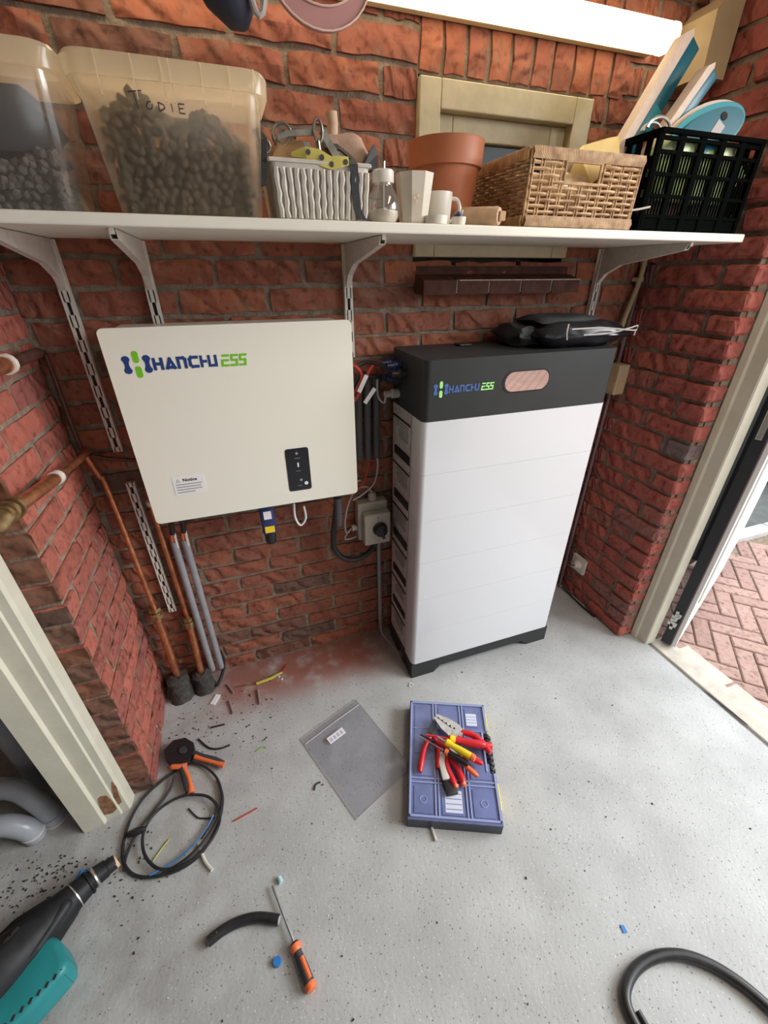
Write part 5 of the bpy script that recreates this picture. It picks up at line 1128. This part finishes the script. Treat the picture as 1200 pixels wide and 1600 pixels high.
for y0,y1 in ((-0.15,-0.075),(0.098,0.16)): MB().box((W2-.004 if y0<0 else W2-.010,y0,0.012),(W2+.004 if y0<0 else W2-.002,y1,0.046),0.002,m=TB).build('latch','yellow',tb)
q = MB()
for i in range(7): q.tube([(W2-.010,-0.036+i*.0175,0.034),(W2-.008,-0.027+i*.0175,0.034)],[0.013,0.013],12,m=TB)
q.tube([(W2-.010,-0.045,0.034),(W2-.010,0.085,0.034)],0.009,10,m=TB); q.build('ribbed_handle','black',tb,True)
# tools on the case
Z = 0.056
def screwdriver(tip,neck,end,z0,z1,rs,rh,mh,label,band=None,mcap=None,mshaft='steel',name='screwdriver'):
    a = Vector((*tip,z0)); b = Vector((*neck,(z0+z1)/2 if z0!=z1 else z1)); c = Vector((*end,z1)); b = a.lerp(c,(b-a).length/max((c-a).length,1e-6))
    t = thing(name,label,'screwdriver',(a.x,a.y,0)); d = (c-b)
    MB().tube([a,b+d*.05],rs,8).build('shaft',mshaft,t,True)
    MB().tube([b,b+d*.05,b+d*.14,b+d*.25,b+d*.5,b+d*.85,b+d*.97,c],[rh*.75,rh*1.05,rh*.95,rh*.78,rh*.95,rh*.98,rh*.8,rh*.5],10).build('handle',mh,t,True)
    if band: MB().tube([b+d*.02,b+d*.06,b+d*.15,b+d*.2],[rh*.8,rh*1.12,rh*1.05,rh*.9],10).build('collar',band,t,True)
    if mcap: MB().tube([b+d*.86,b+d*.9,b+d*.98,b+d*1.005],[rh*1.02,rh*1.06,rh*.95,rh*.5],10).build('end_cap',mcap,t,True)
    return t,b,c
def pliers(piv,jaw,h1,h2,z,mj,mh,label,jw=0.012,hw=0.0085,dz=0.0,mid=None,cap=None):
    t = thing('pliers',label,'pliers',(piv[0],piv[1],0)); p = Vector((*piv,z)); j = Vector((*jaw,z+dz)); d = (j-p); L = d.length; d.normalize(); s_ = Vector((-d.y,d.x,0)); n_ = d.cross(s_)
    Mx = Matrix(((d.x,s_.x,n_.x,p.x),(d.y,s_.y,n_.y,p.y),(d.z,s_.z,n_.z,p.z),(0,0,0,1)))
    for sg in (-1,1): MB().prism([(-0.010,sg*.001),(L*.3,sg*.0012),(L*.98,sg*.0012),(L,sg*jw*.35),(L*.55,sg*jw*.9),(0.008,sg*jw*1.05),(-0.012,sg*jw*.8)][::sg],0.009,Mx@Matrix.Translation((0,0,-.0045))).build('jaw',mj,t)
    MB().lathe([(jw*.75,0),(jw*.75,.0115),(jw*.5,.0125)],14,m=Mx@Matrix.Translation((0,0,-.006))).build('pivot',mj,t,True)
    for h,sg in ((h1,1),(h2,-1)):
        e = Vector((h[0],h[1],h[2] if len(h)>2 else z)); m1 = p.lerp(e,.45)+s_*(sg*(jw*.9)); 
        MB().tube([p-d*.006+s_*sg*jw*.3,p.lerp(e,.2)+s_*sg*jw*.7,m1,p.lerp(e,.8)+s_*sg*jw*.4,e],[hw*.6,hw*.95,hw,hw*1.1,hw*.7],10,smooth=3).build('handle',mh,t,True)
        if cap: MB().tube([p.lerp(e,.95),e+(e-p)*.03],[hw*1.0,hw*.7],10).build('handle_end',cap,t,True)
    return t
pliers((0.425,0.742),(0.452,0.785),(0.340,0.648,Z+.006),(0.398,0.640,Z+.004),Z+.010,'darkgrip','red','pliers with dark jaws, red handles pointing to the left side of the case')
t = pliers((0.500,0.715),(0.458,0.792),(0.592,0.645,Z+.012),(0.572,0.622,Z+.018),Z+.022,'steel','red','large grey crimping pliers with red handles, topmost on the case',0.026,0.0105)
q = MB()
for i in range(5): q.lathe([(0.0035-.0004*i,0),(0.0035-.0004*i,.0012)],10,m=T(0.497-.008*i,0.729+.013*i,Z+.0275))
q.build('crimp_hole','slot',t)
pliers((0.440,0.665),(0.455,0.70),(0.424,0.572,Z+.006),(0.450,0.570,Z+.006),Z+.008,'steel','red','red handled pliers whose handles point down the case, orange tips',0.011,0.0095,cap='orange')
pliers((0.475,0.650),(0.450,0.69),(0.500,0.575,Z+.012),(0.530,0.602,Z+.014),Z+.022,'steel','orange','orange handled side cutters under the yellow screwdriver',0.010,0.0075)
MB().box((-.013,-.042,0),(.013,.042,.014),0.004,m=T(0.415,0.640,Z,rz=R(-12))).top('white_marker','whitish_plug','white and purple stubby tool between the red handles','tool',True)
MB().box((-.018,-.028,0),(.018,.028,.012),0.004,m=T(0.410,0.585,Z-.004,rz=R(-8))).top('black_holder','black','black plastic holder under the red plier handles','holder',True)
screwdriver((0.398,0.735),(0.458,0.698),(0.562,0.640),Z+.035,Z+.038,0.0035,0.0115,'red','red insulated screwdriver with yellow collar lying across the pile',band='yellow',mshaft='red')
screwdriver((0.425,0.708),(0.445,0.690),(0.505,0.608),Z+.050,Z+.046,0.003,0.0115,'yellow','yellow handled screwdriver on top of the tool pile',mcap='orange')
screwdriver((0.375,0.742),(0.425,0.668),(0.482,0.606),Z+.030,Z+.034,0.0018,0.0100,'black','slim screwdriver with orange neck and black handle under the yellow one',band='orange')
screwdriver((0.385,0.752),(0.430,0.716),(0.53,0.60),Z+.018,Z+.02,0.0025,0.009,'red','red screwdriver half buried below the yellow handled one',mshaft='darkgrip')
# big screwdriver on the floor
t,b_,c_ = screwdriver((-0.126,0.536),(-0.092,0.408),(-0.062,0.318),0.010,0.014,0.0032,0.0125,'darkgrip','screwdriver with orange and dark grey handle lying on bare floor',band='orange',mcap='orange')
d = c_-b_
MB().tube([b_+d*.35+Vector((.004,0,.008)),b_+d*.8+Vector((.004,0,.008))],[0.0055,0.0055],8).build('grip_inlay','orange',t,True)
hs = thing('rubber_hose','short curved piece of black ribbed hose on the floor','hose',(-0.2,0.48,0))
MB().tube([(-0.283,0.478,0.012),(-0.250,0.488,0.012),(-0.210,0.491,0.012),(-0.165,0.483,0.012),(-0.118,0.462,0.012)],0.0118,14,smooth=6).build('body','black_cable',hs,True)
MB().tube([(-0.118,0.462,0.012),(-0.1165,0.4612,0.012)],0.009,12).build('hose_bore','greywire',hs,True)
q = MB(); q.tube([(-0.262,0.484,0.0235),(-0.257,0.494,0.016)],0.0018,5); q.tube([(-0.272,0.482,0.023),(-0.266,0.492,0.016)],0.0015,5); q.build('scuff','steel',hs)
MB().tube([(0.583,0.00,0.0125),(0.577,0.045,0.0125),(0.585,0.078,0.0125),(0.612,0.098,0.0125),(0.655,0.109,0.0125),(0.71,0.107,0.0125),(0.765,0.090,0.0125),(0.81,0.060,0.0125),(0.845,0.020,0.0125),(0.87,-0.03,0.0125),(0.90,-0.12,0.0125)],0.0118,14,smooth=6).top('thick_cable','black_cable','thick dark grey cable curving in at the lower right corner','cable',True)
MB().tube([(0.600,0.058,0.008),(0.600,0.02,0.008),(0.603,-0.06,0.008)],0.0068,10).top('cable_end','black_cable','cut end of black cable inside the thick cable curve','cable',True)
# small scraps
def scrap(name,m,pts,r,label,cat='scrap',sm=3): return MB().tube([(x,y,r+0.0005) for x,y in pts],r,8,smooth=sm).top(name,m,label,cat,True)
scrap('sleeve_offcut','mauve_plug',[(-0.226,1.228),(-0.204,1.181)],0.004,'mauve offcut sleeve nearest the cement collar')
scrap('sleeve_offcut','mauve_plug',[(-0.221,1.151),(-0.209,1.091)],0.004,'mauve offcut sleeve on the floor, in front of the cement collars')
scrap('sleeve_offcut','mauve_plug',[(-0.115,1.164),(-0.113,1.099)],0.0045,'grey purple offcut sleeve just below the yellow probe')
MB().box((-.010,-.022,0),(.010,.022,.004),0.001,m=T(-0.27,1.175,0,rz=R(-30))).top('paper_tag','white','small white tag at the foot of the cement collar','tag')
yp = thing('yellow_probe','thin yellow handled probe lying in the red dust','probe',(-0.1,1.19,0))
MB().tube([(-0.118,1.193,.006),(-0.06,1.20,.006),(-0.015,1.215,.006)],[0.005,0.006,0.004],8).build('handle','yellow_thin',yp,True)
MB().tube([(-0.190,1.205,.005),(-0.118,1.193,.006)],0.002,6).build('shaft','copper',yp,True)
MB().tube([(-0.015,1.215,.006),(0.01,1.25,.006)],0.0022,6).build('tip','redwire',yp,True)
scrap('cable_offcut','black_cable',[(-0.285,1.060),(-0.238,1.057)],0.003,'straight thin black cable offcut behind the crimping tool')
scrap('cable_offcut','black_cable',[(-0.325,1.030),(-0.29,0.985),(-0.255,0.97),(-0.222,0.972)],0.003,'curved thin black cable offcut behind the crimping tool')
scrap('wire_offcut','redwire',[(-0.218,0.729),(-0.150,0.742)],0.002,'thin dark red wire offcut right of the cable coil')
scrap('wire_offcut','black_cable',[(0.022,0.735),(0.03,0.75),(0.045,0.752)],0.0025,'tiny curled black offcut left of the zip bag')
scrap('white_dowel','whitish_plug',[(-0.313,0.700),(-0.296,0.655),(-0.276,0.625)],0.0045,'cream white dowel sticking out below the cable coil')
scrap('white_dowel','whitish_plug',[(0.325,0.540),(0.322,0.488)],0.0042,'cream dowel in front of the parts case')
MB().lathe([(0.008,0),(0.010,0.003),(0.009,0.010),(0.0,0.010)],14,m=T(-0.131,0.392,0)).top('blue_bung','blue','small blue plastic bung left of the screwdriver handle','cap',True)
MB().tube([(-0.108,0.550,0.006),(-0.104,0.536,0.006)],0.006,12).top('pale_ferrule','lightblue','tiny pale blue ferrule by the screwdriver tip','ferrule',True)
MB().prism([(0.672,0.165),(0.682,0.163),(0.684,0.176),(0.676,0.180)],0.002,T(z=0.0005)).top('blue_scrap','blue','tiny blue plastic scrap on the right part of the floor','scrap')
scrap('green_scrap','logo_green',[(-0.14,0.92),(-0.12,0.928),(-0.105,0.922)],0.0015,'thin pale green scrap in the middle of the floor')
rr = random.Random(5); q = MB()
def chip(x,y,s):
    if 0.22 < x < 0.70 and 0.44 < y < 0.93: return
    q.box((-s,-s*.6,0),(s,s*.6,s*.9),m=T(x,y,0.0003,rz=rr.uniform(0,3)))
for i in range(330):
    k = rr.random()
    if k < .40: x,y = rr.gauss(-0.70,0.06),rr.gauss(0.755,0.03)
    elif k < .55: x,y = rr.gauss(-0.50,0.05),rr.gauss(0.70,0.05)
    elif k < .8: x,y = rr.uniform(-0.42,-0.05),rr.uniform(0.95,1.2)
    else: x,y = rr.uniform(-0.5,1.2),rr.uniform(0.1,1.0)
    if x < -0.62 and y > 0.84 or x > 1.35: continue
    chip(x,y,rr.uniform(.0010,.0027))
q.top('floor_debris','chip_dark','scattered dark crumbs of debris over the grey floor','debris',kind='stuff')
q = MB()
for i in range(90): chip(rr.uniform(-0.5,1.3),rr.uniform(0.15,1.1),rr.uniform(.0008,.0018))
for x,y in ((0.452,0.998),(0.446,0.99),(0.458,0.992),(-0.03,1.20),(-0.02,1.185)): chip(x,y,.004)
q.top('white_debris','chip_white','scattered tiny white crumbs over the grey floor','debris',kind='stuff')

# ------------------------------------------------------------------ demolition drill lying on the floor
dr = thing('rotary_hammer','black and turquoise rotary hammer lying at the lower left corner','power tool',(-0.62,0.62,0))
ax = [Vector((-0.514,0.714,0.040)),Vector((-0.550,0.694,0.046)),Vector((-0.590,0.662,0.052)),Vector((-0.640,0.616,0.060)),Vector((-0.70,0.563,0.066)),Vector((-0.80,0.475,0.068)),Vector((-0.90,0.388,0.068))]
A = lambda i,t=0: ax[i].lerp(ax[min(i+1,len(ax)-1)],t)
MB().tube([A(0),A(0,.45),A(0,.5),A(1),A(1,.3)],[0.0175,0.019,0.0215,0.0235,0.0245],16).build('chuck','drill_black',dr,True)
MB().tube([A(0)+Vector((.005,.003,0)),A(0)+Vector((-.001,-.001,0))],[0.0165,0.0175],16).build('chuck_tip','cork',dr,True)
MB().tube([A(1,.05),A(1,.10),A(1,.17),A(1,.22)],[0.0255,0.0285,0.0285,0.0255],18).build('collar_ring','steel',dr,True)
MB().tube([A(1,.30),A(1,.35),A(1,.42),A(1,.47)],[0.0265,0.030,0.030,0.0265],18).build('collar_ring','drill_black',dr,True)
MB().tube([A(1,.4),A(2),A(2,.4),A(3),A(3,.5),A(4),A(5),A(6)],[0.0265,0.032,0.038,0.045,0.053,0.060,0.064,0.060],24,smooth=3).build('barrel','drill_black',dr,True)
MB().tube([A(2,-.02),A(2,.02)],[0.0328,0.0335],20).build('band','steel',dr,True)
def rounded_prism(poly, z0, z1, bev, name, m, par):
    bm = bmesh.new(); vs_ = [bm.verts.new((x,y,z0)) for x,y in poly]; f = bm.faces.new(vs_)
    ex = bmesh.ops.extrude_face_region(bm, geom=[f]); bmesh.ops.translate(bm, vec=(0,0,z1-z0), verts=[v for v in ex['geom'] if isinstance(v, bmesh.types.BMVert)])
    bmesh.ops.bevel(bm, geom=bm.edges[:], offset=bev, segments=4, affect='EDGES', profile=0.5)
    return MB().bm(bm).build(name, m, par, True)
rounded_prism([(-0.618,0.592),(-0.590,0.572),(-0.573,0.545),(-0.558,0.520),(-0.568,0.503),(-0.620,0.462),(-0.700,0.418),(-0.790,0.350),(-0.850,0.42),(-0.76,0.50),(-0.68,0.56)],0.002,0.082,0.016,'motor_housing','drill_teal',dr)
rounded_prism([(-0.575,0.640),(-0.600,0.600),(-0.625,0.560),(-0.66,0.525),(-0.72,0.48),(-0.80,0.42),(-0.90,0.44),(-0.80,0.56),(-0.70,0.645),(-0.63,0.668)],0.020,0.092,0.014,'gear_case','drill_black',dr)
for i in range(7):
    MB().box((-.0022,-.0045,0),(.0022,.0045,.0015),m=T(-0.580-i*.0125,0.505-i*.0078,0.0812,rz=R(-15))).build('vent_slot','slot',dr)
for i in range(5):
    MB().box((-.0025,-.0085,0),(.0025,.0085,.003),m=T(-0.672-i*.011,0.602-i*.010,0.118,rz=R(-45))).build('vent_slot','slot',dr)
MB().tube([A(1,.1)+Vector((-.018,.018,.008)),A(1,.3)+Vector((-.022,.024,.008)),A(1,.6)+Vector((-.022,.020,.006))],[0.004,0.007,0.004],8).build('blue_lever','blue',dr,True)
MB().box((-.022,-.018,0),(.022,.018,.002),0.001,m=T(-0.688,0.455,0.0815,rz=R(-35))).build('badge','greywire',dr)
MB().box((-.017,-.013,0.0021),(.017,.013,.0030),0.001,m=T(-0.688,0.455,0.0815,rz=R(-35))).build('badge_field','drill_teal',dr)
